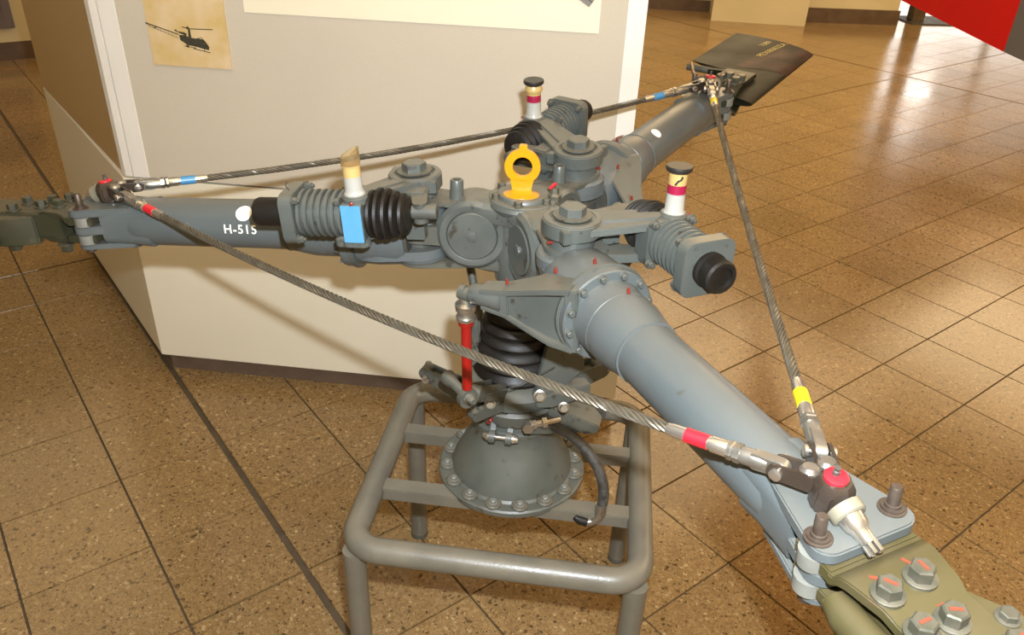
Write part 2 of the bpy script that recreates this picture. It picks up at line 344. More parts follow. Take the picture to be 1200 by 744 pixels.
# framed picture on the left wall
dL = Vector((2.2, 1.66, 0)).normalized(); angL = math.atan2(dL.y, dL.x)
pf = tag(empty('wall_picture', T((-6.0 + dL.x * 2.19 + .012, 4.78 + dL.y * 2.19 - .016, .235)) @ RZ(angL)), 'dark framed picture low on the far left wall', 'picture')
obj('picture_frame', MB().box((0, 0, .35), (.9, .02, .7)), pf, WORLD[pf], mat_=noisy('purple_grey_frame', (0.09, 0.07, 0.07), (0.12, 0.095, 0.09), 10, (0.5, 0.6)), bevel=.003)
obj('print', MB().box((0, -.012, .38), (.78, .008, .52)), pf, WORLD[pf], mat_=noisy('dark_print', (0.03, 0.025, 0.02), (0.10, 0.08, 0.06), 6, (0.3, 0.4)))

# ------------------------------------------------------------------ display board behind the rotor head
A = Vector((-1.167, 2.242, 0)); ang = R(-5.658); dF = Vector((math.cos(ang), math.sin(ang), 0))
FM = Matrix(((dF.x, -dF.y, 0, A.x), (dF.y, dF.x, 0, A.y), (0, 0, 1, 0), (0, 0, 0, 1)))      # x along the front, y into the unit
W_ = 1.512; HB = .07; HS = .700; HT = 2.25
sa = R(128.0) - ang; SL = 1.16
BL = (SL * math.cos(sa), SL * math.sin(sa)); BR_ = (W_ - .02, 1.15)
M_cream = noisy('cream_laminate', (0.64, 0.59, 0.47), (0.66, 0.61, 0.49), 2.5, (0.45, 0.55))
M_fabric = noisy('beige_fabric', (0.48, 0.43, 0.345), (0.51, 0.455, 0.365), 3, (0.8, 0.9), fine=(500, (0.45, 0.395, 0.31), .5), spec=.2)
M_side = noisy('tan_side_panel', (0.40, 0.275, 0.125), (0.43, 0.30, 0.14), 2, (0.55, 0.65))
M_frame = noisy('off_white_frame', (0.66, 0.63, 0.57), (0.70, 0.67, 0.61), 4, (0.35, 0.45))
M_plinth = noisy('brown_plinth', (0.095, 0.062, 0.042), (0.12, 0.08, 0.055), 20, (0.5, 0.6))
board = tag(empty('display_board', FM), 'tall cream display board with beige front and tan side behind the rotor head', 'display board')
def inset(poly, d):
    n = len(poly); o = []
    for i in range(n):
        p0 = Vector(poly[i - 1]); p1 = Vector(poly[i]); p2 = Vector(poly[(i + 1) % n])
        e1 = (p1 - p0).normalized(); e2 = (p2 - p1).normalized(); n1 = Vector((-e1.y, e1.x)); n2 = Vector((-e2.y, e2.x))
        bs = (n1 + n2).normalized(); o.append(tuple(p1 + bs * d / max(.3, bs.dot(n1))))
    return o
foot = [(0, 0), (W_, 0), BR_, BL]
obj('plinth', MB().prism(inset(foot, .030), 0, HB), board, FM, mat_=M_plinth)
obj('base_cabinet', MB().prism(foot, HB, HS - .006), board, FM, mat_=M_cream, bevel=.0012)
up_ = [(0.004, .004), (W_ - .036, .004), (BR_[0] - .04, 1.13), (BL[0] + .003, BL[1] - .01)]
obj('side_panel', MB().prism(inset(up_, .004), HS, HT), board, FM, mat_=M_side)
wf = W_ - .036
obj('fabric_panel', MB().box(((.082 + wf - .045) / 2, .012, (HS + HT) / 2), (wf - .045 - .082, .02, HT - HS)), board, FM, mat_=M_fabric)
def fpost(pts, m=M_frame): return obj('frame_post', MB().prism(pts, HS - .0015, HT), board, FM, mat_=m, bevel=.0015)
fpost([(.034, .0), (.084, .0), (.084, .03), (.036, .03)])
cs, sn_ = math.cos(sa), math.sin(sa)
fpost([(.010, .001), (.031, .001), (.031, .03), (.022 + .02 * cs, .03 + .02 * sn_), (.002 + .018 * cs, .002 + .018 * sn_)])
fpost([(wf - .047, 0), (wf, 0), (wf, .05), (wf - .047, .05)])
obj('screw', MB().lathe([(0, .004), (.002, .0035)], 12), board, FM @ T((.33, .030, .035)) @ RX(R(90)), mat_=M_steel)
# prints fixed to the front
def flat(name, x0, x1, z0, z1, th, m, y=.002):
    return MB().box(((x0 + x1) / 2, y - th / 2, (z0 + z1) / 2), (x1 - x0, th, z1 - z0))
hp = tag(empty('helicopter_photo', FM @ T((.272, .002, 1.033))), 'square sepia photo print of a small flying helicopter, upper left of board', 'photo')
M_sky = noisy('sepia_sky_print', (0.52, 0.37, 0.15), (0.60, 0.46, 0.28), 14, (0.35, 0.45), detail=3)
obj('photo_card', MB().box((.004, -.002, .117), (.220, .006, .234)), hp, WORLD[hp], mat_=M_sky)
M_ink = noisy('dark_olive_ink', (0.020, 0.020, 0.014), (0.055, 0.05, 0.03), 150, (0.4, 0.5))
hm = MB()
def q2(x, y): return ((x - 480) * .000281, (665 - y) * .000262)
def ink(pts): hm.prism([q2(*p) for p in pts], 0, .0006)
def inkline(p, q, w_):
    a = Vector(q2(*p)); b = Vector(q2(*q)); d = (b - a).normalized(); n = Vector((-d.y, d.x)) * w_ * .00014
    hm.prism([tuple(a - n), tuple(b - n), tuple(b + n), tuple(a + n)], 0, .0006)
ink([(408, 350), (470, 345), (500, 365), (560, 375), (600, 372), (640, 380), (680, 430), (692, 455), (685, 482), (640, 475), (560, 455), (480, 445), (415, 400)])
ink([(372, 295), (385, 298), (400, 315), (460, 318), (490, 335), (480, 350), (430, 335), (375, 312)])
ink([(508, 285), (525, 285), (528, 368), (500, 366)])
for p, q, w_ in (((100, 250), (405, 345), 9), ((105, 262), (190, 300), 4), ((190, 300), (400, 385), 3), ((450, 268), (520, 283), 7), ((520, 283), (750, 277), 8), ((440, 455), (560, 470), 5), ((530, 475), (695, 508), 7), ((470, 440), (465, 465), 6), ((555, 455), (550, 480), 6), ((640, 475), (640, 500), 5),
                 ((590, 372), (625, 360), 4), ((625, 360), (660, 400), 4), ((660, 400), (685, 440), 4)): inkline(p, q, w_)
for cx, cy, r_ in ((103, 252, 9), (185, 287, 8), (505, 275, 14), (482, 458, 12)): hm.prism([q2(x, y) for x, y in circ(r_, 12, cx, cy)], 0, .0006)
for k in range(8): inkline((120 + k * 36, 268 + k * 12), (135 + k * 36, 298 + k * 10), 2.5)
obj('printed_helicopter', hm, hp, WORLD[hp] @ T((0, -.005, 0)) @ RX(R(90)), mat_=M_ink)
lp = tag(obj('text_panel', flat('', .441, 1.362, 1.183, 1.95, .003, None), None, FM, mat_=noisy('ivory_print', (0.69, 0.63, 0.47), (0.71, 0.65, 0.49), 3, (0.5, 0.6))), 'large plain ivory panel at the top of the display board', 'panel')
gp = tag(empty('grey_print', FM @ T((1.333, -.003, 1.2448))), 'corner of a tilted grey striped print on the ivory panel', 'print')
gm = MB(); gm.prism([(0, 0), (.045, .058), (-.06, .135), (-.105, .077)], 0, .003)
obj('card', gm, gp, WORLD[gp] @ RX(R(90)) @ RZ(R(4)), mat_=noisy('grey_stripes', (0.16, 0.14, 0.115), (0.20, 0.18, 0.15), 30, (0.5, 0.6)))
sm_ = MB()
for k in range(1, 6): t = k / 6; a = (.045 * t, .058 * t); sm_.add([(a[0], a[1], .003), (a[0] + .0015, a[1] + .002, .003), (a[0] - .1035, a[1] + .079, .003), (a[0] - .105, a[1] + .077, .003), (a[0], a[1], .0036), (a[0] + .0015, a[1] + .002, .0036), (a[0] - .1035, a[1] + .079, .0036), (a[0] - .105, a[1] + .077, .0036)], [(4, 5, 6, 7), (0, 1, 5, 4), (1, 2, 6, 5), (2, 3, 7, 6), (3, 0, 4, 7)])
obj('stripe', sm_, gp, WORLD[gp] @ RX(R(90)) @ RZ(R(4)), mat_=M_dark)

# red display panel at the right, hung from the ceiling
M_redp = noisy('red_panel', (0.74, 0.006, 0.004), (0.70, 0.005, 0.003), 3, (0.6, 0.7), fine=(300, (0.68, .008, .004), .55), spec=.25)
M_greyp = noisy('grey_edge', (0.13, 0.115, 0.095), (0.15, 0.13, 0.11), 6, (0.5, 0.6))
RS = .55; RZ0 = CH - (CH - .70) * RS
rp = tag(empty('red_panel', T((1.46, 2.75, RZ0))), 'large red display panel with grey end hanging at the upper right', 'display panel')
def rseg(a, b, th, z0, z1, m, nm):
    a = Vector((*a, 0)); b = Vector((*b, 0)); d = (b - a).normalized(); n = Vector((-d.y, d.x, 0)) * th
    return obj(nm, MB().prism([(p.x, p.y) for p in (a, b, b + n, a + n)], z0, z1), rp, mat_=m)
RQ = [(2.835 * RS, 8.0 * RS), (2.6072 * RS, 4.557 * RS), (2.585 * RS, 3.75 * RS)]
rseg(RQ[1], RQ[0], -.04, RZ0, 2.0, M_redp, 'red_board')
rseg(RQ[2], RQ[1], -.04, RZ0, 2.0, M_greyp, 'end_profile')
rseg(RQ[2], (RQ[0][0], RQ[0][1]), -.035, RZ0 - .003, RZ0, M_frame, 'bottom_rail')
for y in (3.95 * RS, 7.8 * RS): obj('hanging_wire', MB().tube([(1.46 + (y - 2.75) * .05, y, 2.0), (1.46 + (y - 2.75) * .05, y, CEIL)], .003, 6), rp, mat_=M_steel)

# ------------------------------------------------------------------ tubular stand
ST = T((.010, 1.277, 0)) @ RZ(R(-6.3))
stand = tag(empty('tubular_stand', ST), 'grey round tube floor stand with four legs carrying the rotor head', 'stand')
hw, hd, zt, rt_ = .266, .252, .464, .0245
def corner_path(w, d, r, z, n=8):
    return [(x, y, z) for x, y in rrect(2 * w, 2 * d, r, n)]
p_ = corner_path(hw, hd, .055, zt)
# closed tube loop
def closed_tube(path, r, seg=20):
    m = MB(); n = len(path); vv = []; ff = []
    for i in range(n):
        p = Vector(path[i]); t = (Vector(path[(i + 1) % n]) - Vector(path[i - 1])).normalized(); a = Vector((0, 0, 1)); b = t.cross(a)
        for k in range(seg):
            w_ = 2 * math.pi * k / seg; vv.append(p + r * (math.cos(w_) * a + math.sin(w_) * b))
    for i in range(n):
        for k in range(seg):
            j = (i + 1) % n; k2 = (k + 1) % seg; ff.append((i * seg + k, i * seg + k2, j * seg + k2, j * seg + k))
    return m.add(vv, ff)
obj('top_frame', closed_tube(p_, rt_), stand, ST, mat_=M_stand)
lg = MB().lathe([(0, .0215), (.4, .0215), (zt - .012, .0215)], 24)
for sx in (-1, 1):
    for sy in (-1, 1):
        x = sx * (hw - .006); y = sy * (hd - .008)
        l = obj('leg', lg.mesh('leg', M_stand) if (sx, sy) == (-1, -1) else leg_me, stand, ST @ T((x, y, 0))); leg_me = l.data
        obj('foot_cap', MB().lathe([(0, .0222), (.012, .0222), (.014, .0215)], 24), l, ST @ T((x, y, 0)), mat_=M_dirty)
for y in (-.085, .095):
    obj('crossbar', MB().box((0, y, zt - .004), (2 * hw - .03, .036, .028)), stand, ST, mat_=M_stand, bevel=.002)
    for x in (-.07, .07): pass

# ------------------------------------------------------------------ rotor head
CX, CY, HZ = .0115, 1.293, 1.0
FZ = .468
ROOT = T((CX, CY, FZ))
rotor = tag(empty('rotor_head', ROOT), 'grey-blue three-armed helicopter rotor head with steel cables, mounted on the tube stand', 'rotor head')
AZ = [R(-65.213), R(-185.213), R(54.787)]
FLAP = [R(1.333), R(-3.98), R(5.098)]
LAG = [R(-1.15), R(-1.33), R(1.785)]
PIT = [R(5.0), R(4.0), R(1.0)]
E0 = .10
def HUBM(k): return T((CX, CY, HZ)) @ RZ(AZ[k])
def ARM(k): return HUBM(k) @ T((E0, 0, 0)) @ RY(-FLAP[k]) @ RZ(LAG[k]) @ T((-E0, 0, 0))
def SLV(k): return ARM(k) @ RX(PIT[k])
VM = T((CX, CY, 0))     # world heights around the mast

# --- mast housing: bolted flange and cone
cone = MB().lathe([(.468, .148), (.4685, .1505), (.478, .1505), (.481, .147), (.481, .128), (.485, .123), (.50, .119), (.525, .107), (.55, .094), (.575, .0825), (.590, .079), (.600, .080), (.604, .084), (.612, .084), (.616, .078), (.65, .070), (.67, .066)], 64)
cone_o = obj('mast_housing', cone, rotor, VM, mat_=M_cone)
fb = hexbolt(.0062, .008).mesh('bolt', M_bush); pad = MB().lathe([(0, .0165), (.004, .0165), (.006, .014)], 20).mesh('bolt_pad', M_dirty)
for k in range(16):
    a = 2 * math.pi * (k + .35) / 16
    obj('bolt_pad', pad, cone_o, VM @ T((.132 * math.cos(a), .132 * math.sin(a), .480)))
    obj('bolt', fb, cone_o, VM @ T((.133 * math.cos(a), .133 * math.sin(a), .485)))
obj('seam_ring', MB().lathe([(.4655, .10), (.4655, .141), (.468, .143), (.468, .10)], 48, cap=False), cone_o, VM, mat_=M_dark)
# bracket with pin on the front of the cone (drive link lug)
brk = MB()
for s in (-1, 1):
    brk.loft([[(s * .016 + dx + (max(0, z - .575) * .45 if s > 0 else 0), y + dy, z) for dx, dy in ((-.005, 0), (.005, 0), (.005, .012), (-.005, .012))] for y, z in ((-.078, .66), (-.086, .62), (-.108, .578), (-.122, .562))])
    brk.lathe([(-.006, .013), (.006, .013)], 20, T((s * .016, -.116, .560)) @ ALX)
BM_ = VM @ T((-.008, .022, .058)) @ RZ(R(-8))
bo = obj('lug_bracket', brk, rotor, BM_, mat_=M_paint, bevel=.001)
obj('pin', MB().lathe([(-.034, .004), (-.030, .0065), (-.026, .009), (-.022, .009), (-.0219, .005), (.0219, .005), (.022, .009), (.026, .009), (.034, .0065)], 16), bo, BM_ @ T((0, -.116, .560)) @ ALX, mat_=M_silver)
obj('lug_socket', MB().box((0, -.098, .600), (.022, .02, .02)), bo, BM_, mat_=M_dark)

# --- fixed swashplate star and rotating star
sw = MB()
sw.lathe([(.630, .070), (.636, .088), (.662, .092), (.668, .086), (.668, .060)], 48)
fixed = obj('fixed_swashplate', sw, rotor, VM, mat_=M_dirty)
sr = MB().lathe([(.674, .062), (.676, .094), (.700, .096), (.708, .088), (.716, .074), (.716, .05)], 48)
rots = obj('rotating_swashplate', sr, rotor, VM, mat_=M_paint)
def boxarm(p0, p1, w0, w1, h0, h1, pocket=True):
    """beam from p0 to p1 with a recessed top"""
    p0 = Vector(p0); p1 = Vector(p1); d = p1 - p0; L_ = d.length; M = d.to_track_quat('X', 'Z').to_matrix().to_4x4(); M.translation = p0
    m = MB()
    def sec(x, w, h): return [(x, -w / 2, -h / 2), (x, w / 2, -h / 2), (x, w / 2, h / 2), (x, -w / 2, h / 2)]
    m.loft([sec(0, w0 * .5, h0 * .4), sec(L_, w1 * .5, h1 * .4)])
    for s in (-1, 1):
        m.loft([[(x, s * (w / 2 - .0), -h / 2), (x, s * (w / 2 - .004), -h / 2), (x, s * (w / 2 - .004), h / 2), (x, s * (w / 2), h / 2)] for x, w, h in ((0, w0, h0), (L_, w1, h1))])
    m.lathe([(-w1 / 2, h1 * .5), (w1 / 2, h1 * .5)], 18, T((L_, 0, 0)) @ ALY)
    return m, M
for (p0, p1, w0, w1, h0, h1, mm, nm, par) in (
        ((-.06, -.03, .655), (-.172, .012, .690), .040, .026, .040, .028, M_dirty, 'star_arm', fixed),
        ((.03, -.075, .648), (.115, -.055, .630), .040, .030, .038, .030, M_dirty, 'star_arm', fixed),
        ((.055, .0, .660), (.165, -.02, .640), .044, .034, .044, .034, M_dark, 'star_arm', fixed),
        ((.060, -.035, .702), (.160, .013, .716), .052, .034, .046, .034, M_paint, 'star_arm', rots),
        ((-.03, -.08, .694), (-.072, -.115, .688), .034, .022, .030, .024, M_dirty, 'star_arm', rots),
        ((-.02, .08, .694), (-.07, .17, .700), .034, .022, .030, .024, M_dirty, 'star_arm', rots)):
    m, Mx = boxarm(p0, p1, w0, w1, h0, h1); obj(nm, m, par, VM @ Mx, mat_=mm, bevel=.001)
obj('arm_boss', MB().lathe([(0, .013), (.02, .013), (.022, .009), (.034, .009)], 20), rots, VM @ T((.160, .013, .716)) @ RZ(R(8)) @ ALX, mat_=M_steel)
obj('rubber_tip', MB().lathe([(0, .012), (.006, .0155), (.018, .016), (.024, .011)], 20), rots, VM @ T((.192, .018, .716)) @ RZ(R(8)) @ ALX, mat_=M_rubber)
obj('star_pin', MB().lathe([(-.03, .007), (.03, .007)], 14), fixed, VM @ T((-.174, .013, .688)) @ ALY, mat_=M_steel)
for a in (-150, -118, -75, -40):
    obj('grease_nipple', MB().lathe([(0, .004), (.008, .004), (.010, .002), (.015, .0035)], 10), fixed, VM @ RZ(R(a)) @ T((.088, 0, .650)) @ ALX, mat_=M_redpaint)
# lever plates between mast and star
lv = MB()
lv.prism(link((0, 0, .018), (.052, .05, .026), (.02, .085, .02)), -.006, .006)
lv.lathe([(-.018, .014), (.018, .014)], 20, T((0, 0, 0)))
obj('scissor_lever', lv, rotor, VM @ T((.052, -.076, .715)) @ RZ(R(20)) @ RX(R(86)), mat_=M_paint, bevel=.0015)
lv2 = MB().loft([[(x, -w, -h), (x, w, -h), (x, w, h), (x, -w, h)] for x, w, h in ((0, .014, .012), (.03, .020, .016), (.085, .018, .014), (.11, .012, .010))])
obj('scissor_lever', lv2, rotor, VM @ T((.035, -.085, .705)) @ RZ(R(22)) @ RY(R(-4)), mat_=M_paint, bevel=.002)
obj('scissor_lever', MB().loft([[(x, -w, -h), (x, w, -h), (x, w, h), (x, -w, h)] for x, w, h in ((0, .020, .012), (.08, .026, .016), (.10, .016, .010))]), rotor, VM @ T((.07, -.045, .665)) @ RZ(R(-14)) @ RY(R(16)), mat_=M_dirty, bevel=.002)
for (x, y, z, r, h, mm) in ((.045, -.098, .722, .009, .012, M_steel), (-.045, -.105, .705, .008, .01, M_steel), (.09, -.10, .700, .008, .012, M_steel)):
    obj('lever_bolt', hexbolt(r, h), rotor, VM @ T((x, y, z)) @ RX(R(70)), mat_=mm)
# side plate beside the boot
obj('guide_plate', MB().prism([(0, -.10), (.060, -.10), (.052, .055), (.012, .055)], 0, .012), rotor, VM @ T((.048, -.048, .80)) @ RZ(R(12)) @ RX(R(90)), mat_=M_paint, bevel=.003)
obj('guide_plate', MB().prism([(0, -.07), (.034, -.07), (.030, .075), (.0, .075)], 0, .012), rotor, VM @ T((-.100, -.010, .80)) @ RZ(R(-5)) @ RX(R(90)), mat_=M_dirty, bevel=.003)

# --- rubber bellows around the mast
prof = []
nb_ = 7
for k in range(nb_):
    t0 = k / nb_; z = .720 + (.880 - .720) * t0; r = .084 + (.050 - .084) * t0 ** 1.3; dz = (.880 - .720) / nb_
    prof += [(z, r - .006), (z + dz * .18, r - .001), (z + dz * .45, r + .001), (z + dz * .75, r - .002), (z + dz * .95, r - .008)]
obj('rubber_bellows', MB().lathe(prof, 48), rotor, VM, label='black ribbed rubber bellows around the mast', mat_=M_rubber)
obj('mast', MB().lathe([(.66, .034), (.94, .034)], 32), rotor, VM, mat_=M_dark)

# --- hub
HE = (.066, .083, .080)
hub = MB()
hub.lathe([(.905, .040), (.915, .046), (.935, .048), (1.04, .048), (1.050, .058), (1.060, .064), (1.066, .062), (1.066, .052)], 48, VM)
dome = []
for k in range(3):
    M = HUBM(k)
    w_ = .038
    prf = [(-w_ + .005, .040), (-w_ + .005, .0435), (-w_ + .001, .0450), (-w_, .0475), (-w_, .0560), (-w_ + .006, .0630), (w_ - .006, .0630), (w_, .0560), (w_, .0475), (w_ - .001, .0450), (w_ - .005, .0435), (w_ - .005, .040)]
    hub.lathe(prf, 56, M @ T((HE[k], 0, .003)) @ ALY)
hub_o = obj('hub_body', hub, rotor, mat_=M_paint)
# top star web that joins the three lugs
star = []
for k in range(3):
    a = AZ[k] - AZ[0]
    for (x, y) in ((.122, -.034), (.130, 0), (.122, .034), (.075, .040), (.029, .0502), (-.0, .076)):
        star.append((x * math.cos(a) - y * math.sin(a), x * math.sin(a) + y * math.cos(a)))
star = sorted(star, key=lambda p: math.atan2(p[1], p[0]))
def shrink(P, s): return [(x * s, y * s) for x, y in P]
def smooth(P, it=2):
    for _ in range(it):
        Q = []
        for i in range(len(P)):
            a = P[i]; b = P[(i + 1) % len(P)]
            Q += [(a[0] * .75 + b[0] * .25, a[1] * .75 + b[1] * .25), (a[0] * .25 + b[0] * .75, a[1] * .25 + b[1] * .75)]
        P = Q
    return P
st2 = smooth(star)
obj('top_web', MB().loft([[(x * s, y * s, z) for x, y in st2] for s, z in ((.86, .030), (.95, .046), (.93, .056), (.80, .064), (.55, .068))]), hub_o, HUBM(0), mat_=M_paint)
obj('bottom_web', MB().loft([[(x * s, y * s, z) for x, y in st2] for s, z in ((.55, -.070), (.70, -.064), (.72, -.052), (.60, -.036))]), hub_o, HUBM(0), mat_=M_dirty)
for k in range(3):
    for s in (-1, 1):
        d_ = MB().lathe([(0, .0435), (.004, .0435), (.0055, .0420), (.0045, .012), (.0045, .010)], 40)
        hc = obj('hinge_cap', d_, hub_o, HUBM(k) @ T((HE[k], s * .0335, .003)) @ (ALY if s > 0 else RX(R(90))), mat_=M_paint)
        WORLD[hc] = HUBM(k) @ T((HE[k], s * .0335, .003)) @ (ALY if s > 0 else RX(R(90)))
    obj('hinge_nut', hexbolt(.010, .004, False), hub_o, HUBM(k) @ T((HE[k], .0372, .003)) @ ALY, mat_=M_paint)
    obj('hinge_nut', hexbolt(.010, .004, False), hub_o, HUBM(k) @ T((HE[k], -.0372, .003)) @ RX(R(90)), mat_=M_paint)
    obj('hub_stub', MB().lathe([(.045, .013), (.074, .0118), (.090, .0112), (.092, .0100), (.092, .0070), (.088, .0068)], 24), hub_o, HUBM(k) @ T((.115, .004, 0)), mat_=M_paint)
    obj('stub_hole_shade', MB().lathe([(.085, .0069), (.0905, .0069)], 20), hub_o, HUBM(k) @ T((.115, .004, 0)), mat_=M_dark)  # solid disc, its dark colour painted as shade in the hole
obj('cap_plate', MB().lathe([(1.060, .060), (1.068, .060), (1.070, .058), (1.070, .046), (1.074, .045), (1.076, .043)], 40), hub_o, VM, mat_=M_paint)
hbm = hexbolt(.007, .010).mesh('cap_bolt', M_bolt)
for k in range(6):
    a = R(60 * k + 20); obj('cap_bolt', hbm, hub_o, VM @ T((.050 * math.cos(a), .050 * math.sin(a), 1.069)))
obj('red_lock_tab', MB().tube([(.044, -.014, 1.090), (.047, -.014, 1.094), (.050, -.011, 1.096), (.053, -.007, 1.096)], .0028, 8), hub_o, VM, mat_=M_redtape)
obj('tab_nut', MB().lathe([(1.068, .012), (1.078, .012), (1.082, .008), (1.092, .007)], 6), hub_o, VM @ T((.052, -.012, 0)), mat_=M_bolt)

# --- yellow lifting eye
eye = MB(); n = 56
cz = .0500; ro, ri = .0300, .0165
outer = []
inner = circ(ri, n, 0, cz, R(-90))
for k in range(n):
    a = R(-90) + 2 * math.pi * k / n
    x, z = ro * math.cos(a), cz + ro * math.sin(a)
    if z > cz + ro * .93: z = min(cz + ro + .0062, z + (.0065 if abs(x) < .0066 else .0)); 
    if abs(x) < .0066 and a > 0: x = .0066 if x > 0 else -.0066 if abs(x) > .003 else x
    if z < cz - ro * .72:
        z = cz - ro * .80 - .001; x *= .85
    outer.append((x, z))
eye.ring(outer, inner, -.0045, .0045, RX(R(90)))
eye.prism([(-.0165, .004), (.0165, .004), (.0165, .012), (.0200, .028), (-.0200, .028), (-.0165, .012)], -.0045, .0045, RX(R(90)))
eye.box((0, 0, cz + ro + .0025), (.0125, .010, .010))
base = MB()
eyeM = T((CX - .004, CY - .006, 1.0745)) @ RZ(R(-3))
eo = obj('lifting_eye', eye, rotor, eyeM, label='bright yellow lifting eye on top of the hub', mat_=M_yellow, bevel=.001)
bp_ = MB()
for sgn in (-1,):
    pts = [(.0315 * math.cos(a) , .024 * math.sin(a) - .004) for a in [2 * math.pi * k / 40 for k in range(40)]]
    bp_.loft([[(x, y, z) for x, y in pts] for z in (0,)] + [[(x * .97, y * .97, .0025) for x, y in pts]] + [[(x * .62, y * .55, .0052) for x, y in pts]] + [[(x * .50, y * .26, .011) for x, y in pts]])
obj('eye_base', bp_, eo, eyeM, mat_=M_yellow)

# --- parts repeated on each arm
CYL = ('sleeve',)
sl = MB()
# root cup, flange and tapered barrel (lathe along x)
sl.lathe([(.196, .046), (.200, .060), (.215, .066), (.255, .068), (.292, .066), (.297, .072), (.311, .072), (.3135, .070), (.3135, .0575), (.317, .0560), (.350, .0552), (.3505, .0545), (.352, .0545), (.3525, .0552), (.372, .0548), (.405, .0490), (.420, .0462),
          (.4205, .0475), (.4235, .0475), (.424, .0452), (.50, .0446), (.60, .0442), (.690, .0440), (.712, .0430), (.735, .037)], 56, ALX)
# fork that reaches back to the lag hinge pin
for z0, z1 in ((.018, .034), (-.045, -.029)):
    sl.prism(link((.182, 0, .047), (.250, 0, .058)), z0, z1)
sl.lathe([(.030, .050), (.048, .050), (.052, .046)], 40, T((.182, 0, 0)))
sl.lathe([(-.052, .046), (-.045, .048)], 40, T((.182, 0, 0)))
sleeve_me = sl.mesh('blade_sleeve', M_tube, None)
# pitch horn: web with rims, from the flange to the tip
hn = MB()
def hsec(x, y, w, h, zc=0):   # section in plane across the horn line, width w along x
    return [(x - w / 2, y, zc - h / 2), (x + w / 2, y, zc - h / 2), (x + w / 2, y, zc + h / 2), (x - w / 2, y, zc + h / 2)]
P0 = Vector((.285, -.030)); P1 = Vector((.168, -.138))
def hline(t, off=0.0):
    p = P0.lerp(P1, t); d = (P1 - P0).normalized(); n_ = Vector((-d.y, d.x)); return p + n_ * off
def hring(t, half, z0, z1):
    d = (P1 - P0).normalized(); n_ = Vector((-d.y, d.x)); p = P0.lerp(P1, t)
    a = p + n_ * half; b = p - n_ * half
    return [(a.x, a.y, z0), (b.x, b.y, z0), (b.x, b.y, z1), (a.x, a.y, z1)]
ts = (0, .25, .5, .75, 1.0)
hz_t = (.058, .048, .034, .022, .017); hz_b = (-.050, -.048, -.039, -.025, -.019); wd = (.042, .036, .025, .018, .016)
hn.loft([hring(t, w_ * .62, zb + .004, zt_ - .004) for t, zt_, zb, w_ in zip(ts, hz_t, hz_b, wd)])       # recessed web
hn.loft([hring(t, w_, zt_ - .009, zt_) for t, zt_, w_ in zip(ts, hz_t, wd)])                            # top rim
hn.loft([hring(t, w_ * .95, zb, zb + .008) for t, zb, w_ in zip(ts, hz_b, wd)])                         # bottom rim
hn.loft([hring(-.06, .040, -.046, .056), hring(.06, .040, -.048, .056)])                                # root block
hn.loft([hring(.70, .0165, -.028, .025), hring(.80, .0165, -.022, .020)])                               # end of the pocket
dd = (P1 - P0).normalized(); ha = math.atan2(dd.y, dd.x)
hn.lathe([(-.036, .0215), (-.010, .0185), (.018, .0165), (.022, .014)], 24, T((P1.x, P1.y, -.001)) @ RZ(ha) @ ALX)
# plate behind the flange
hn.lathe([(.286, .060), (.288, .074), (.297, .075), (.299, .070)], 48, ALX)
horn_me = hn.mesh('pitch_horn', M_paint, .0016)
hpin_me = MB().lathe([(-.02, .007), (.03, .007), (.031, .010), (.04, .010)], 16).mesh('horn_pin', M_dirty)
boltS = hexbolt(.0052, .008).mesh('flange_bolt', M_paint)
nip_me = MB().lathe([(0, .0030), (.003, .0030), (.004, .0014), (.006, .0024), (.008, .0020)], 10).mesh('grease_nipple', M_redpaint)
# end fitting with three tines
ef = MB()
def plate_out(x0, w0, x1, w1, r=.018): return hull(circ(r, 20, x1 - r, w1 - r) + circ(r, 20, x1 - r, -w1 + r) + [(x0, w0), (x0, -w0)] + [(x0 + .05, w0 + .006), (x0 + .05, -w0 - .006)])
ef.prism(plate_out(.712, .034, .824, .0575), .022, .036)
ef.prism(plate_out(.720, .034, .822, .056), -.012, .004)
ef.prism(plate_out(.716, .034, .820, .055), -.040, -.030)
ef.loft([[(x, y * k_, z * kz) for y, z in rrect(2, 2, .5, 4)] for x, k_, kz in ((.680, .040, .0415), (.712, .0405, .0385), (.745, .044, .036), (.768, .046, .035))])
ef.lathe([(-.050, .012), (-.038, .020), (-.03, .020)], 20, T((.735, 0, 0)))
end_me = ef.mesh('end_fitting', M_tube, .0018)
bush_me = MB().lathe([(.0045, .0160), (.0215, .0160)], 24).lathe([(-.0295, .0160), (-.0125, .0160)], 24).mesh('bushing', M_bush)
bb = MB().lathe([(.036, .0135), (.0375, .0135), (.038, .0110), (.040, .0110)], 24)
bbolt_w = bb.mesh('washer', M_brown)
bbolt = MB().lathe([(-.048, .004), (-.046, .0085), (-.0405, .0085), (-.040, .006), (.036, .006), (.0365, .0078), (.043, .0078), (.0435, .0060), (.062, .0060), (.064, .0048)], 16).mesh('blade_bolt', M_brown)

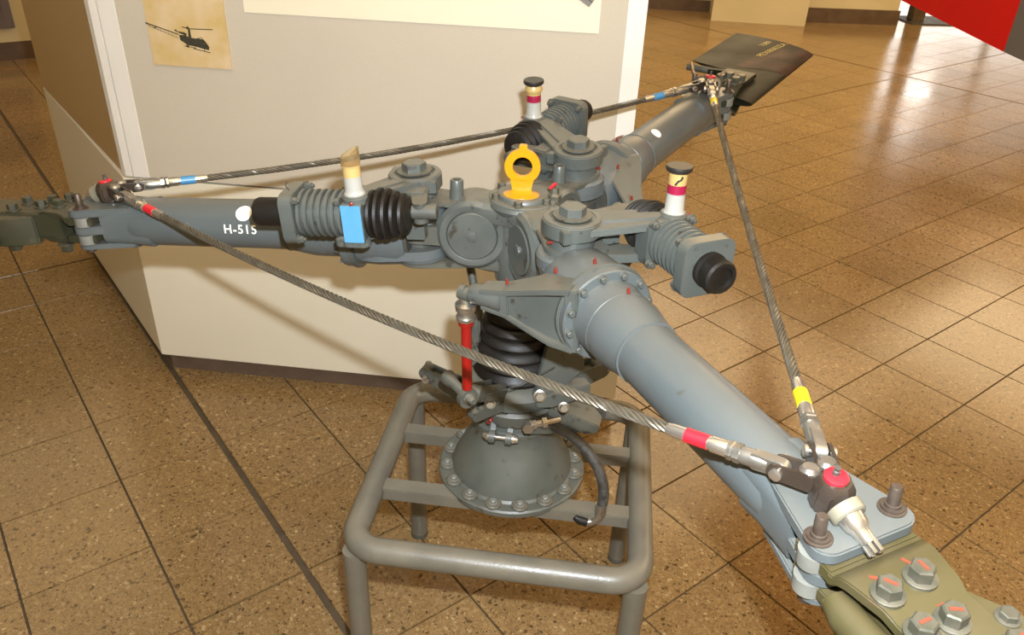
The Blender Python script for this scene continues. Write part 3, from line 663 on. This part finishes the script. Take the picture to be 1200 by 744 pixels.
# damper
dm = MB()
DY, DZ = .125, .078
DM0 = T((0, DY, DZ))
def sq(x0, x1, s, r=.010, mm=dm, sy=None): mm.prism(rrect(s, sy or s, r), x0, x1, DM0 @ RZ(0) @ Matrix(((0, 0, 1, 0), (1, 0, 0, 0), (0, 1, 0, 0), (0, 0, 0, 1))))
mm_ = DM0 @ T((0, 0, -.004)) @ Matrix(((0, 0, 1, 0), (1, 0, 0, 0), (0, 1, 0, 0), (0, 0, 0, 1))); dm.prism(rrect(.078, .066, .006), .228, .262, mm_)
ribs = [(.262, .031)]
for k in range(7):
    x = .264 + k * .0112; ribs += [(x, .031), (x + .001, .0385), (x + .0062, .0385), (x + .0072, .031)]
ribs += [(.344, .031)]
dm.lathe(ribs, 40, DM0 @ ALX)
sq(.340, .362, .084, .016)
damp_me = dm.mesh('drag_damper', M_paint, .0012)
lev = MB()
SHR = Matrix(((1, 0, 0, 0), (0, 1, 0, 0), (0, .13, 1, 0), (0, 0, 0, 1)))
lev.prism(link((.182, .0, .040), (.236, .110, .026)), .084, .096, SHR)
lev.prism(link((.196, .035, .014), (.236, .110, .012)), .080, .0985, SHR)
lev.lathe([(.078, .046), (.102, .046), (.104, .043), (.104, .034), (.099, .033)], 40, T((.182, 0, 0)))
lev.lathe([(.102, .021), (.115, .021), (.117, .0185)], 28, T((.243, .138, 0)))
lev.box((.222, -.030, .090), (.016, .014, .020)).box((.145, .034, .090), (.016, .014, .020))
lev_me = lev.mesh('lever_plate', M_paint, .0016)
lev2 = MB()
lev2.prism(link((.182, .0, .042), (.20, .03, .024)), .046, .058)
lev2.prism(link((.182, .0, .030), (.246, .150, .013)), .026, .040, T((0, 0, .012)))
lev2.lathe([(.056, .036), (.090, .036)], 36, T((.182, 0, 0)))
lev2.prism(link((.236, .15, .013), (.27, .15, .011)), .034, .046)
lev2_me = lev2.mesh('lower_lever_plate', M_paint, .0014)
big_hex = hexbolt(.021, .016, False).mesh('pin_head', M_paint)
hexwell = MB().lathe([(.105, .030), (.1075, .030)], 30).mesh('pin_washer', M_dirty)
# boot
bt = []
for k in range(5):
    x = .166 + k * .0125; e = .043 - .010 * abs(k - 2.6) / 2.6
    bt += [(x, e - .006), (x + .003, e), (x + .0075, e + .001), (x + .011, e - .005)]
boot_me = MB().lathe([(.160, .018), (.163, .028)] + bt + [(.229, .034)], 40, DM0 @ ALX).mesh('rubber_boot', M_rubber)
prod_me = MB().lathe([(.120, .012), (.165, .012)], 20, T((0, DY - .012, DZ)) @ ALX).mesh('piston_rod', M_dirty)
clev = MB()
for z in (.064, .090): clev.prism(link((.168, 0.03, .016), (.148, DY - .014, .012)), z - .004, z + .004)
cap_me = MB().lathe([(.362, .026), (.370, .0265), (.372, .0235), (.412, .0235), (.418, .021), (.418, .015), (.412, .013)], 32, DM0 @ ALX).mesh('rod_cap', M_rubber)
capS_me = MB().lathe([(.362, .026), (.368, .0265), (.370, .0215), (.374, .0215), (.376, .0245), (.392, .0250), (.396, .0225), (.396, .0165), (.391, .0155)], 32, DM0 @ ALX).mesh('rod_cap', M_rubber)
db_me = hexbolt(.006, .009, True, .004).mesh('damper_bolt', M_dirty)
# block bracket beside each arm root (small window box)
wb = MB()
for (c, d) in (((.190, .064, .042), (.034, .022, .005)), ((.190, .064, .012), (.034, .022, .005)), ((.2045, .064, .027), (.005, .022, .034)), ((.1755, .064, .027), (.005, .022, .034))): wb.box(c, d)
wb.lathe([(.014, .010), (.040, .010)], 18, T((.188, .060, 0)))
wb.loft([[(x, .052 + y, z) for y, z in ((0, -.02), (.018, -.02), (.018, .012), (0, .012))] for x in (.178, .202)])
wb_me = wb.mesh('stop_bracket', M_paint, .001)

NAMEL = ['blade sleeve reaching to the lower right foreground', 'blade sleeve reaching left, with white dot and number H-515', 'blade sleeve reaching to the back right']
dirn = ['foreground', 'left', 'back']
SLEEVES = []
def text_mesh(body, size, m, spacing=1.0, ext=.0):
    cu = bpy.data.curves.new('lettering', 'FONT'); cu.body = body; cu.size = size; cu.space_character = spacing; cu.extrude = ext
    cu.align_x = 'CENTER'; cu.align_y = 'CENTER'; cu.resolution_u = 3; cu.offset = size * .012
    o = bpy.data.objects.new('lettering', cu); col.objects.link(o); dg = bpy.context.evaluated_depsgraph_get()
    me = bpy.data.meshes.new_from_object(o.evaluated_get(dg)); bpy.data.objects.remove(o); me.materials.clear(); me.materials.append(m); return me
for k in range(3):
    S = SLV(k); Am = ARM(k); H = HUBM(k)
    s_ = obj('blade_sleeve', sleeve_me, rotor, S, label=NAMEL[k]); SLEEVES.append(s_)
    obj('pitch_horn', horn_me, s_, S)
    obj('horn_pin', hpin_me, s_, S @ T((P1.x, P1.y, 0)) @ RZ(ha) @ ALX)
    if k == 0: bf_me = MB().lathe([(.194, .020), (.194, .057), (.202, .057), (.202, .020)], 36, ALX, cap=False).mesh('cavity_shade_ring', M_dark)
    obj('cavity_shade_ring', bf_me, s_, S)  # dark ring coloured as the shade inside the root cup
    for j in range(12):
        a = 2 * math.pi * (j + .3) / 12
        obj('flange_bolt', boltS, s_, S @ T((.3130, .0648 * math.cos(a), .0648 * math.sin(a))) @ ALX)
    for (x, y, z, ax) in ((.272, .0, .067, 0), (.352, .010, .055, 0), (.195, -.108, .024, 0), (.245, -.050, .052, 0)):
        obj('grease_nipple', nip_me, s_, S @ T((x, y, z)))
    obj('end_fitting', end_me, s_, S)
    for y in (-.045, .042):
        obj('bushing', bush_me, s_, S @ T((.800, y, 0))); obj('washer', bbolt_w, s_, S @ T((.800, y, 0))); obj('blade_bolt', bbolt, s_, S @ T((.800, y, 0)))
    d_ = obj('drag_damper', damp_me, rotor, Am, label='ribbed damper beside the %s blade sleeve' % dirn[k])
    obj('lever_plate', lev_me, d_, Am); obj('lower_lever_plate', lev2_me, d_, Am)
    obj('pin_head', big_hex, d_, Am @ T((.182, 0, .106)) @ RZ(R(12))); obj('pin_washer', hexwell, d_, Am @ T((.182, 0, 0)))
    obj('rubber_boot', boot_me, d_, Am); obj('piston_rod', prod_me, d_, Am)
    obj('piston_clevis', clev, d_, Am, mat_=M_dirty) if k == 0 else obj('piston_clevis', clev_me, d_, Am)
    if k == 0: clev_me = [c for c in bpy.data.objects if c.name.startswith('piston_clevis')][0].data
    obj('rod_cap', capS_me if k == 0 else cap_me, d_, Am)
    for (x, y, z) in ((.262, .032, .032), (.262, -.032, .032), (.262, .032, -.032), (.262, -.032, -.032), (.340, .033, .033), (.340, .033, -.033), (.340, -.033, .033), (.340, -.033, -.033)):
        obj('damper_bolt', db_me, d_, Am @ T((x, DY + y, DZ + z)) @ (ALX if x < .3 else RY(R(-90))))
    obj('grease_nipple', nip_me, d_, Am @ T((.243, .159, .109)) @ ALY)
    obj('grease_nipple', nip_me, d_, Am @ T((.19, -.036, .07)) @ RX(R(90)))
    obj('stop_bracket', wb_me, s_, Am @ T((-.085, -.022, .036)) @ Matrix.Scale(1.35, 4))
    # intermediate yoke between flapping and lag hinge
    yk = MB()
    if k == 0:
        yk.prism(link((.095, 0, .030), (.182, 0, .036)), -.022, .012); yk.lathe([(-.055, .024), (.088, .024)], 28, T((.182, 0, 0)))
        yk.prism(link((.105, 0, .026), (.182, 0, .042)), .050, .058)
        yk.prism(link((.105, 0, .026), (.182, 0, .042)), -.066, -.056); yk_me = yk.mesh('yoke', M_dirty, .0015)
    obj('yoke', yk_me, rotor, H)
    # oil reservoir
    rr_ = Am @ T((.2435, .138, .113))
    if k == 1:
        rv = obj('oil_reservoir', MB().lathe([(0, .0165), (.006, .0170), (.010, .0148), (.014, .0142), (.034, .0142)], 28), rotor, rr_, label='milky oil reservoir with open clear top, left damper', mat_=M_milk)
        prf = [(.034, .0138), (.048, .0135), (.0485, .0145), (.050, .0145)]
        obj('clear_collar', MB().lathe([(.034, .0139), (.049, .0136), (.050, .0150), (.052, .0152)], 28), rv, rr_, mat_=M_amberband)
        # broken slanted glass rim
        gl = MB(); n_ = 28
        gl.loft([[(r * math.cos(2 * math.pi * j / n_), r * math.sin(2 * math.pi * j / n_), z + sl_ * math.cos(2 * math.pi * j / n_)) for j in range(n_)] for r, z, sl_ in ((.0150, .052, 0), (.0150, .071, .008), (.0135, .071, .008), (.0135, .052, 0))], RZ(R(10)), cap=False)
        obj('clear_top', gl, rv, rr_ @ RZ(R(185)), mat_=M_amber)
    else:
        rv = obj('oil_reservoir', MB().lathe([(0, .0165), (.005, .0170), (.009, .0145), (.034, .0138), (.0345, .0138)], 28), rotor, rr_, label='milky oil reservoir with black cap, %s damper' % dirn[k], mat_=M_milk)
        obj('fluid_band', MB().lathe([(.0345, .0140), (.048, .0140)], 28), rv, rr_, mat_=M_maroon)
        if k == 0: obj('paper_band', MB().lathe([(.048, .0136), (.049, .0138), (.066, .0142), (.067, .0142)], 28), rv, rr_, mat_=M_amberband)
        else: obj('glass_band', MB().lathe([(.048, .0142), (.0485, .0136), (.051, .0140), (.055, .0168), (.059, .0172), (.063, .0155), (.067, .0142)], 28), rv, rr_, mat_=M_amberband)
        if k == 0: obj('pen_mark', MB().tube([(-.0075, -.0125, .050), (-.004, -.0137, .056), (.0, -.0143, .058), (.002, -.0143, .063)], .0016, 6), rv, rr_ @ RZ(R(75)), mat_=M_knob)
        obj('screw_cap', MB().lathe([(.066, .0150), (.069, .0190), (.072, .0200), (.075, .0195), (.076, .0185)], 28), rv, rr_, mat_=M_knob)

# marks that only one arm carries
S = SLV(1)
def on_tube(name, me, x0, phi0, rad, parent, M, m):
    bm = bmesh.new(); bm.from_mesh(me)
    for q in range(-9, 10): bmesh.ops.bisect_plane(bm, geom=bm.verts[:] + bm.edges[:] + bm.faces[:], plane_co=(0, q * .0017, 0), plane_no=(0, 1, 0))
    bm.to_mesh(me); bm.free()
    for v in me.vertices:
        u, w_, h = v.co; a = phi0 + w_ / rad; v.co = (x0 - u, (rad + .0005 + h) * math.cos(a), (rad + .0005 + h) * math.sin(a))
    me.update(); return obj(name, me, parent, M)
on_tube('stencilled_number', text_mesh('H-515', .0225, M_white, 1.12), .499, R(5), .0444, SLEEVES[1], S, M_white)
dot = MB(); dn = 24
dv = [(0, 0, 0)]
for r_ in (.005, .010, .0148): dv += [(r_ * math.cos(2 * math.pi * j / dn), r_ * math.sin(2 * math.pi * j / dn), .0002) for j in range(dn)]
df = [(0, 1 + j, 1 + (j + 1) % dn) for j in range(dn)] + [(1 + i * dn + j, 1 + (i + 1) * dn + j, 1 + (i + 1) * dn + (j + 1) % dn, 1 + i * dn + (j + 1) % dn) for i in range(2) for j in range(dn)]
dot.add(dv, df)
on_tube('white_dot', dot.mesh('white_dot', M_white), .493, R(44), .0444, SLEEVES[1], S, M_white)
rg = MB().ring(circ(.0035, 16), circ(.0022, 16), 0, .0004)
on_tube('ring_mark', rg.mesh('ring_mark', M_bush), .598, R(14), .0444, SLEEVES[1], S, M_bush)
glint3 = MB().add([(x * .8, y * .8, z) for x, y, z in dv], df)
on_tube('white_dot', glint3.mesh('white_dot', M_white), .47, R(118), .0444, SLEEVES[2], SLV(2), M_white)  # white spot painted in place of an elongated highlight
on_tube('red_patch', MB().ring(rrect(.016, .024, .003, 3), rrect(.002, .003, .0005, 3), 0, .0004).mesh('red_patch', M_redpaint), .385, R(62), .0540, SLEEVES[2], SLV(2), M_redpaint)
dms = [o for o in bpy.data.objects if o.name.startswith('drag_damper')]
obj('blue_label', MB().box((.245, DY + .0396, DZ - .002), (.032, .0012, .062)), dms[1], ARM(1), label='sky blue rectangular label', mat_=M_bluelabel)
obj('locking_wire', MB().tube([(.352, DY + .01, DZ + .042), (.355, DY + .015, DZ + .052), (.349, DY + .016, DZ + .058)], .0009, 5), dms[1], ARM(1), mat_=M_dirty)

# --- pitch links (red rod at the front, grey ones behind)
def frame_at(p, d):
    M = Vector(d).to_track_quat('Z', 'Y').to_matrix().to_4x4(); M.translation = p; return M
for k in range(3):
    top = SLV(k) @ Vector((P1.x - .016, P1.y - .012, -.012))
    top = SLV(k) @ Vector((P1.x - .022, P1.y - .022, -.004))
    a_ = math.atan2(top.y - CY, top.x - CX); rr0 = .145
    bot = Vector((top.x + (.004 if k == 0 else 0), top.y + (.006 if k == 0 else -.02), .782 if k == 0 else .70))
    if k: bot = Vector((CX + .10 * math.cos(a_), CY + .10 * math.sin(a_), .69))
    d_ = (top - bot); L_ = d_.length; M = frame_at(bot, d_)
    ln = obj('pitch_link', MB().lathe([(.018, .0085), (L_ - .045, .0085)], 20), rotor, M, label='bright red pitch control rod' if k == 0 else None, mat_=M_red if k == 0 else M_dirty)
    obj('turnbuckle', MB().lathe([(L_ - .050, .0105), (L_ - .046, .0155), (L_ - .040, .016), (L_ - .036, .0135), (L_ - .030, .0135), (L_ - .028, .0165), (L_ - .018, .017), (L_ - .014, .012), (L_ - .004, .009)], 24), ln, M, mat_=M_steel)
    obj('red_collar', MB().lathe([(L_ - .056, .0125), (L_ - .048, .0135)], 24), ln, M, mat_=M_red if k == 0 else M_dirty)
    obj('rod_end', MB().lathe([(-.010, .011), (.010, .011)], 20, T((0, 0, L_)) @ ALX).lathe([(L_ - .01, .008), (L_, .008)], 14), ln, M, mat_=M_dirty)
    er = MB().ring(circ(.018, 28), circ(.011, 28), -.006, .006, RX(R(90))).lathe([(.014, .007), (.024, .0075)], 14)
    if k == 0:
        Mb = T(bot) @ RZ(R(35))
        obj('rod_eye', er, ln, Mb @ T((0, 0, -.002)), mat_=M_dirty)
        obj('eye_bearing', MB().lathe([(-.008, .006), (-.007, .0105), (.007, .0105), (.008, .006)], 20, RX(R(90))), ln, Mb, mat_=M_silver)
        obj('eye_bolt', MB().lathe([(-.020, .006), (-.014, .009), (.045, .009), (.050, .012), (.068, .014)], 18), ln, Mb @ RX(R(-90)), mat_=M_dirty)

# star arm that meets the red link
eyeb = Vector((top.x, top.y, 0))
b0 = SLV(0) @ Vector((P1.x - .022, P1.y - .022, -.004)) + Vector((.004, .006, 0)); b0.z = .782
m, Mx = boxarm((CX - .03, CY - .07, .712), (b0.x + .012, b0.y + .022, .775), .034, .026, .034, .028)
obj('star_arm', m, rots, Mx, mat_=M_dirty, bevel=.001)
obj('locking_wire', MB().tube([(b0.x + .03, b0.y + .03, .765), (b0.x + .09, b0.y + .05, .775), (b0.x + .15, b0.y + .09, .79)], .0009, 5), rots, mat_=M_dark)

# --- hose with fitting low on the housing
hs = MB()
path = []
ctrl = [(.070, -.075, .640), (.115, -.085, .628), (.158, -.100, .600), (.180, -.118, .555), (.182, -.128, .515), (.176, -.132, .492)]
def bez(P, n=40):
    P = [Vector(p) for p in P]; out = []
    for i in range(n + 1):
        Q = P[:]; t = i / n
        while len(Q) > 1: Q = [Q[j].lerp(Q[j + 1], t) for j in range(len(Q) - 1)]
        out.append(Q[0])
    return out
pth = bez(ctrl)
hose = obj('rubber_hose', MB().tube(pth, .0105, 14), rotor, VM, label='black braided rubber hose curving down', mat_=noisy('braided_hose', (0.018, 0.017, 0.015), (0.05, 0.047, 0.04), 120, (0.4, 0.6), bump=.4))
obj('hose_fitting', MB().tube([pth[-1] + Vector((0, 0, .004)), pth[-1] + Vector((-.001, -.002, -.018)), pth[-1] + Vector((-.005, -.003, -.030)), pth[-1] + Vector((-.016, -.004, -.040)), pth[-1] + Vector((-.030, -.004, -.040))], [.0115, .0115, .0095, .0085, .008], 14), hose, VM, mat_=M_steel)
obj('hose_elbow', MB().tube([pth[-1] + Vector((-.026, -.004, -.040)), pth[-1] + Vector((-.040, -.003, -.036)), pth[-1] + Vector((-.050, -.002, -.030))], [.010, .010, .006], 12), hose, VM, mat_=M_rubber)
ft = obj('pipe_fitting', MB().lathe([(0, .010), (.012, .010), (.013, .007), (.024, .007), (.025, .011), (.034, .011)], 6).lathe([(.034, .006), (.062, .006)], 14), rotor, VM @ T((.028, -.112, .664)) @ RZ(R(22)) @ ALX, mat_=M_silver)
obj('fitting_nut', MB().lathe([(-.009, .011), (.009, .011)], 6), ft, VM @ T((.026, -.114, .663)) @ RX(R(90)), mat_=M_steel)

# --- cable anchors and cables
ANC = []
for k in range(3):
    S = SLV(k)
    base = S @ Vector((.768, -.005, .036)); ANC.append(S @ Vector((.768, -.008, .060)))
    M = S @ T((.770, -.008, .036)) @ RY(R(8)) @ Matrix.Scale(.86, 4)
    body = MB().lathe([(0, .0235), (.006, .0235), (.014, .0250), (.030, .0240), (.040, .0185), (.044, .0145)], 8)
    an = obj('cable_anchor', body, rotor, M, label='dark bronze cable anchor with red cap on the %s sleeve end' % dirn[k], mat_=M_bronze, bevel=.003)
    obj('red_cap', MB().lathe([(.0400, .0135), (.0455, .0135), (.0465, .011)], 24), an, M @ T((-.002, 0, 0)), mat_=M_redtape)
    obj('cap_nipple', MB().lathe([(.044, .004), (.052, .004), (.053, .0025), (.057, .0038)], 10), an, M @ T((-.004, .0, 0)), mat_=M_dark)
    Nn = M @ T((.010, -.002, .022)) @ RY(R(90 + 12)) 
    obj('nozzle_collar', MB().lathe([(.010, .0200), (.022, .0200), (.024, .0175)], 28), an, Nn, mat_=M_cream2)
    obj('nozzle', MB().lathe([(.022, .0150), (.036, .0135), (.040, .0105), (.056, .0085)], 24), an, Nn, mat_=M_silver)
    tip = MB()
    for j in range(5): a = 2 * math.pi * j / 5; tip.box((.0068 * math.cos(a), .0068 * math.sin(a), .060), (.0042, .0042, .016))
    obj('nozzle_tip', tip, an, Nn, mat_=M_steel, bevel=.0006)
TAPE = {(0, 1): M_redtape, (1, 0): M_redtape, (1, 2): M_bluetape, (2, 1): M_bluetape, (2, 0): M_yeltape, (0, 2): M_yeltape}
TN = {(0, 1): 'red', (1, 2): 'blue', (2, 0): 'yellow'}
SAG = {(0, 1): .030, (1, 2): .030, (2, 0): .012}
for (a, b) in ((0, 1), (1, 2), (2, 0)):
    Pa, Pb = ANC[a], ANC[b]
    L_ = (Pb - Pa).length; s_ = SAG[(a, b)]
    def cpos(t): p = Pa.lerp(Pb, t); p.z -= 4 * s_ * t * (1 - t); return p
    def ctan(t): return (cpos(min(1, t + .004)) - cpos(max(0, t - .004))).normalized()
    t0 = .158 / L_; t1 = 1 - t0
    N_ = 260; cb = MB(); turns = (L_ * (t1 - t0)) / .058
    for s in range(6):
        pth = []
        for i in range(N_ + 1):
            t = t0 + (t1 - t0) * i / N_; p = cpos(t); tg = ctan(t); n1 = tg.cross(Vector((0, 0, 1))).normalized(); n2 = tg.cross(n1)
            w_ = 2 * math.pi * (s / 6 + turns * i / N_); pth.append(p + .0043 * (math.cos(w_) * n1 + math.sin(w_) * n2))
        cb.tube(pth, .00222, 6)
    co = obj('steel_cable', cb, rotor, label='twisted steel cable with %s taped ends' % TN[(a, b)], mat_=M_cable)
    for (e, o_, P_, sg) in ((a, b, Pa, 1), (b, a, Pb, -1)):
        tt = (lambda d: d / L_) if sg > 0 else (lambda d: 1 - d / L_)
        def Mf(d):
            p = cpos(tt(d)); tg = ctan(tt(d)) * sg
            M = tg.to_track_quat('Z', 'Y').to_matrix().to_4x4(); M.translation = p; return M
        def Mx_(d):   # x along cable, z near world up
            p = cpos(tt(d)); x = ctan(tt(d)) * sg; y = Vector((0, 0, 1)).cross(x).normalized(); z = x.cross(y)
            M = Matrix(((x.x, y.x, z.x, p.x), (x.y, y.y, z.y, p.y), (x.z, y.z, z.z, p.z), (0, 0, 0, 1))); return M
        Q = Mx_(.095)
        obj('swaged_sleeve', MB().lathe([(0, .0075), (.004, .0088), (.022, .0088), (.0225, .0076), (.066, .0076), (.074, .0064)], 22), co, Mf(.098), mat_=M_silver)
        obj('tape_band', MB().lathe([(.026, .0082), (.052, .0082)], 22), co, Mf(.098), mat_=TAPE[(e, o_)])
        obj('hex_collar', MB().lathe([(-.004, .0108), (.003, .0108), (.0035, .0085), (.006, .0105), (.010, .0105)], 6), co, Mf(.092), mat_=M_steel)
        Q = Mx_(0)
        kn = MB().lathe([(.060, .0075), (.068, .0092), (.086, .0092), (.092, .008)], 20, ALX)
        kn.prism(link((.048, 0, .009), (.072, 0, .0095)), -.006, .006, RX(R(90)))
        obj('knuckle', kn, co, Q, mat_=M_steel, bevel=.0006)
        lk = MB()
        for y in (-.0095, .0095): lk.prism(link((.020, 0, .0095), (.050, 0, .0085)), y - .0022, y + .0022, RX(R(90)))
        lk.lathe([(-.010, .006), (.010, .006)], 14, T((.020, 0, 0)) @ ALY)
        obj('shackle', lk, co, Q, mat_=M_bronze, bevel=.0005)
        obj('shackle_pin', MB().lathe([(-.0165, .004), (-.0155, .0065), (-.0118, .0065), (-.0117, .004), (.0117, .004), (.0118, .0065), (.0155, .0065), (.0165, .004)], 14), co, Q @ T((.048, 0, 0)) @ ALY, mat_=M_silver)
        obj('swivel_head', MB().lathe([(-.013, .007), (-.009, .010), (.009, .010), (.013, .007)], 16), co, Q @ T((.020, 0, 0)), mat_=M_steel)

# --- blade roots
def strap(x0, pts_r, z0, z1): pass
def root_body(k, L_out, mm, par_label):
    S = SLV(k)
    zk = .80 if k == 1 else 1.0
    m = MB()
    up = [(.776, -.060), (.776, .060), (.832, .064), (.885, .050), (.915, .050), (.980, .066), (L_out, .064), (L_out, -.066), (.980, -.070), (.885, -.060), (.832, -.064)]
    # upper plate bends down past the sleeve end, in two levels
    def level(u, z0, z1): m.prism(u, z0, z1)
    m.prism([(.780, -.052), (.780, .052), (.828, .052), (.828, -.052)], .0055, .0205)
    m.prism([(.780, -.050), (.780, .050), (.828, .050), (.828, -.050)], -.0285, -.0135)
    prof = [(.826, .0205), (.832, .0215), (.840, .029), (.850, .033), (.884, .033), (.892, .030), (.898, .0275), (L_out, .0275)]
    ysec = lambda x: .055 if x < .85 else (.055 - (x - .85) * .18 if x < .90 else .046)
    yr = lambda x: .052 if x < .835 else max(.033, .046 - (x - .84) * .22)
    ring_pts = []
    for x, z in prof:
        z = z if x < .835 else z * zk
        w_ = ysec(x); wr = yr(x); ring_pts.append([(x, -w_, z - .012), (x, wr, z - .012), (x, wr, z), (x, -w_, z)])
    m.loft(ring_pts)
    ring_pts = []
    for x, z in prof:
        z = z if x < .835 else z * zk
        w_ = ysec(x); wr = yr(x); ring_pts.append([(x, -w_, -z - .006), (x, wr, -z - .006), (x, wr, -z + .006), (x, -w_, -z + .006)])
    m.loft(ring_pts)
    m.loft([[(x, -w_, -h), (x, w_, -h), (x, w_, h), (x, -w_, h)] for x, w_, h in ((.850, .040, .022), (.95, .038, .020), (L_out, .036, .018))])
    return m, S
m, S = root_body(0, 1.10, M_green, '')
br = obj('blade_root', m, rotor, S, label='olive green blade root clamp with large bolts, foreground', mat_=M_green, bevel=.0015)
bigb = hexbolt(.0112, .016).mesh('clamp_bolt', M_bolt)
markm = MB().box((0, 0, 0), (.011, .003, .0006)).mesh('paint_mark', M_orange)
for i, (x, y, z) in enumerate(((.872, .004, .033), (.874, -.034, .033), (.914, -.003, .0275), (.912, -.034, .0275), (.955, .02, .0275), (.955, -.022, .0275))):
    obj('clamp_bolt', bigb, br, S @ T((x, y, z)) @ RZ(R(17 * i)))
    obj('paint_mark', markm, br, S @ T((x, y, z + .0163)) @ RZ(R(30 * i)))
    if i < 3: obj('paint_mark', markm, br, S @ T((x - .018, y + .004, z + .0003)) @ RZ(R(20 + 30 * i)))
gm_ = MB().prism([(.872, .028), (.895, .034), (.930, .054), (.985, .062), (.985, .018), (.89, .018)], .0175, .0275)
obj('side_gusset', gm_, br, S, mat_=M_green, bevel=.001)
obj('gusset_bolt', hexbolt(.008, .008), br, S @ T((.930, .041, .0275)), mat_=M_bolt)
obj('side_tube', MB().tube([(.945, .046, .012), (.98, .050, .010), (1.06, .056, .006), (1.12, .060, .004)], [.015, .017, .017, .017], 20), br, S, mat_=M_dkgreen)
obj('side_tube', MB().tube([(.842, -.058, .004), (.86, -.060, .002), (.98, -.060, .0), (1.10, -.060, .0)], [.012, .0165, .017, .017], 20), br, S, mat_=M_green)
M_rootdark = noisy('grimy_dark_olive', (0.020, 0.021, 0.010), (0.034, 0.030, 0.016), 16, (0.45, 0.6), fine=(30, (0.05, 0.042, 0.022), .62), dust=(DUST, .2))
darkb = hexbolt(.0112, .016).mesh('clamp_bolt', M_rootdark)
# left blade root, dark and dirty
m, S = root_body(1, 1.08, M_rootdark, '')
br = obj('blade_root', m, rotor, S, label='dark green blade root clamp at the left edge', mat_=M_rootdark, bevel=.0015)
for i, (x, y, z) in enumerate(((.872, .004, .033), (.874, -.034, .033), (.914, -.003, .0275), (.912, -.034, .0275), (.955, .02, .0275), (.955, -.022, .0275))):
    obj('clamp_bolt', darkb, br, S @ T((x, y, z * .8)) @ RZ(R(23 * i)) @ Matrix.Scale(.85, 4))
obj('side_gusset', MB().prism([(.90, .045), (.93, .060), (.965, .066), (1.0, .066), (1.0, .03), (.90, .03)], -.034, .018), br, S, mat_=M_rootdark, bevel=.002)
obj('side_tube', MB().tube([(.96, .066, -.012), (1.00, .068, -.012), (1.08, .070, -.012)], .016, 18), br, S, mat_=M_rootdark)
for x in (.85, .955): obj('clamp_bolt', darkb, br, S @ T((x, .04, -.032)) @ RX(R(180)))
# back arm: root clamp and a cut stub of rotor blade
m, S = root_body(2, .99, M_dkgreen, '')
br = obj('blade_root', m, rotor, S, mat_=M_dkgreen, bevel=.0015)
for i, (x, y, z) in enumerate(((.872, .004, .033), (.874, -.034, .033), (.914, -.003, .0275), (.912, -.034, .0275))):
    obj('clamp_bolt', bigb, br, S @ T((x, y, z)) @ RZ(R(23 * i)))
obj('paint_mark', markm, br, S @ T((.872, .004, .0495)))
def bladez(c): # airfoil half thickness, c 0 at leading edge .. 1 trailing
    c = min(max(c, 0.0), 1.0); return .155 * (.2969 * math.sqrt(c) - .126 * c - .3516 * c ** 2 + .2843 * c ** 3 - .1015 * c ** 4) / .2 * .125
YL, YT = -.098, .160
M_blade = noisy('blade_paint', (0.013, 0.014, 0.006), (0.018, 0.017, 0.008), 7, (0.5, 0.6), fine=(26, (0.010, 0.009, 0.005), .6), spec=.22)
M_rust = noisy('blade_paint_red_edge', (0.038, 0.009, 0.004), (0.018, 0.013, 0.006), 14, (0.5, 0.6), spec=.22)
ny = 20
def blade_ring(xf):
    top_ = []; bot_ = []
    for j in range(ny + 1):
        c = (j / ny) ** 1.5; y = YL + (YT - YL) * c; h = bladez(c); x = xf(y)
        top_.append((x, y, h + .004)); bot_.append((x, y, -h + .004 - .0008))
    return top_ + bot_[::-1]
xin = lambda y: .835 if y < .036 else .865 + min(1, (y - .036) / .006) * (.150 + (y - .042) * .42)
xout = lambda y: 1.292 + (y + .098) * .335 + .010 * math.sin(math.pi * (y + .098) / .258)
rings = []
for t in (0, .25, .5, .75, 1): rings.append(blade_ring(lambda y: xin(y) * (1 - t) + xout(y) * t))
bl = obj('blade_stub', MB().loft(rings), rotor, S, label='short cut stub of dark green rotor blade with yellow lettering', mat_=M_blade)
# worn red-brown area on the blade: a thin skin following the surface near the outer leading part
sk = MB(); vv = []; ff = []; nx_, ny_ = 6, 8
for i in range(nx_ + 1):
    for j in range(ny_ + 1):
        c = (.02 + .50 * j / ny_ - .12 * (i / nx_)); c = max(c, .004); y = YL + (YT - YL) * c; t = .42 + .575 * i / nx_
        x = xin(y) * (1 - t) + xout(y) * t + (.05 * (1 - j / ny_) if i == 0 else 0); vv.append((x, y, bladez(c) + .0046))
for i in range(nx_):
    for j in range(ny_): a = i * (ny_ + 1) + j; ff.append((a, a + 1, a + ny_ + 2, a + ny_ + 1))
obj('worn_red_area', MB().add(vv, ff), bl, S, label='faded red-brown paint area', mat_=M_rust)
M_yeltxt = mat('yellow_lettering', (0.50, 0.42, 0.13), .6)
for body, size, x, y in (('PE308083ZA', .027, 1.245, .003), ('1089', .027, 1.292, .040)):
    me = text_mesh(body, size, M_yeltxt, 1.05)
    Mt = RZ(R(90 + 180 - 72)); 
    for v in me.vertices:
        p = RZ(R(-8)) @ Vector((v.co.x, v.co.y, 0)); px_, py_ = x + p.x, y + p.y; c = (py_ - YL) / (YT - YL); v.co = (px_, py_, bladez(c) + .0052)
    obj('yellow_lettering', me, bl, S)
obj('notch_tube', MB().tube([(1.012, .046, .004), (1.010, .150, .004)], .009, 12), bl, S, mat_=M_dirty)
obj('trim_strut', MB().tube([(1.03, .148, .006), (.93, .10, .02), (.80, .035, .050), (.778, .005, .066)], [.006, .005, .006, .008], 12), bl, S, mat_=M_steel)
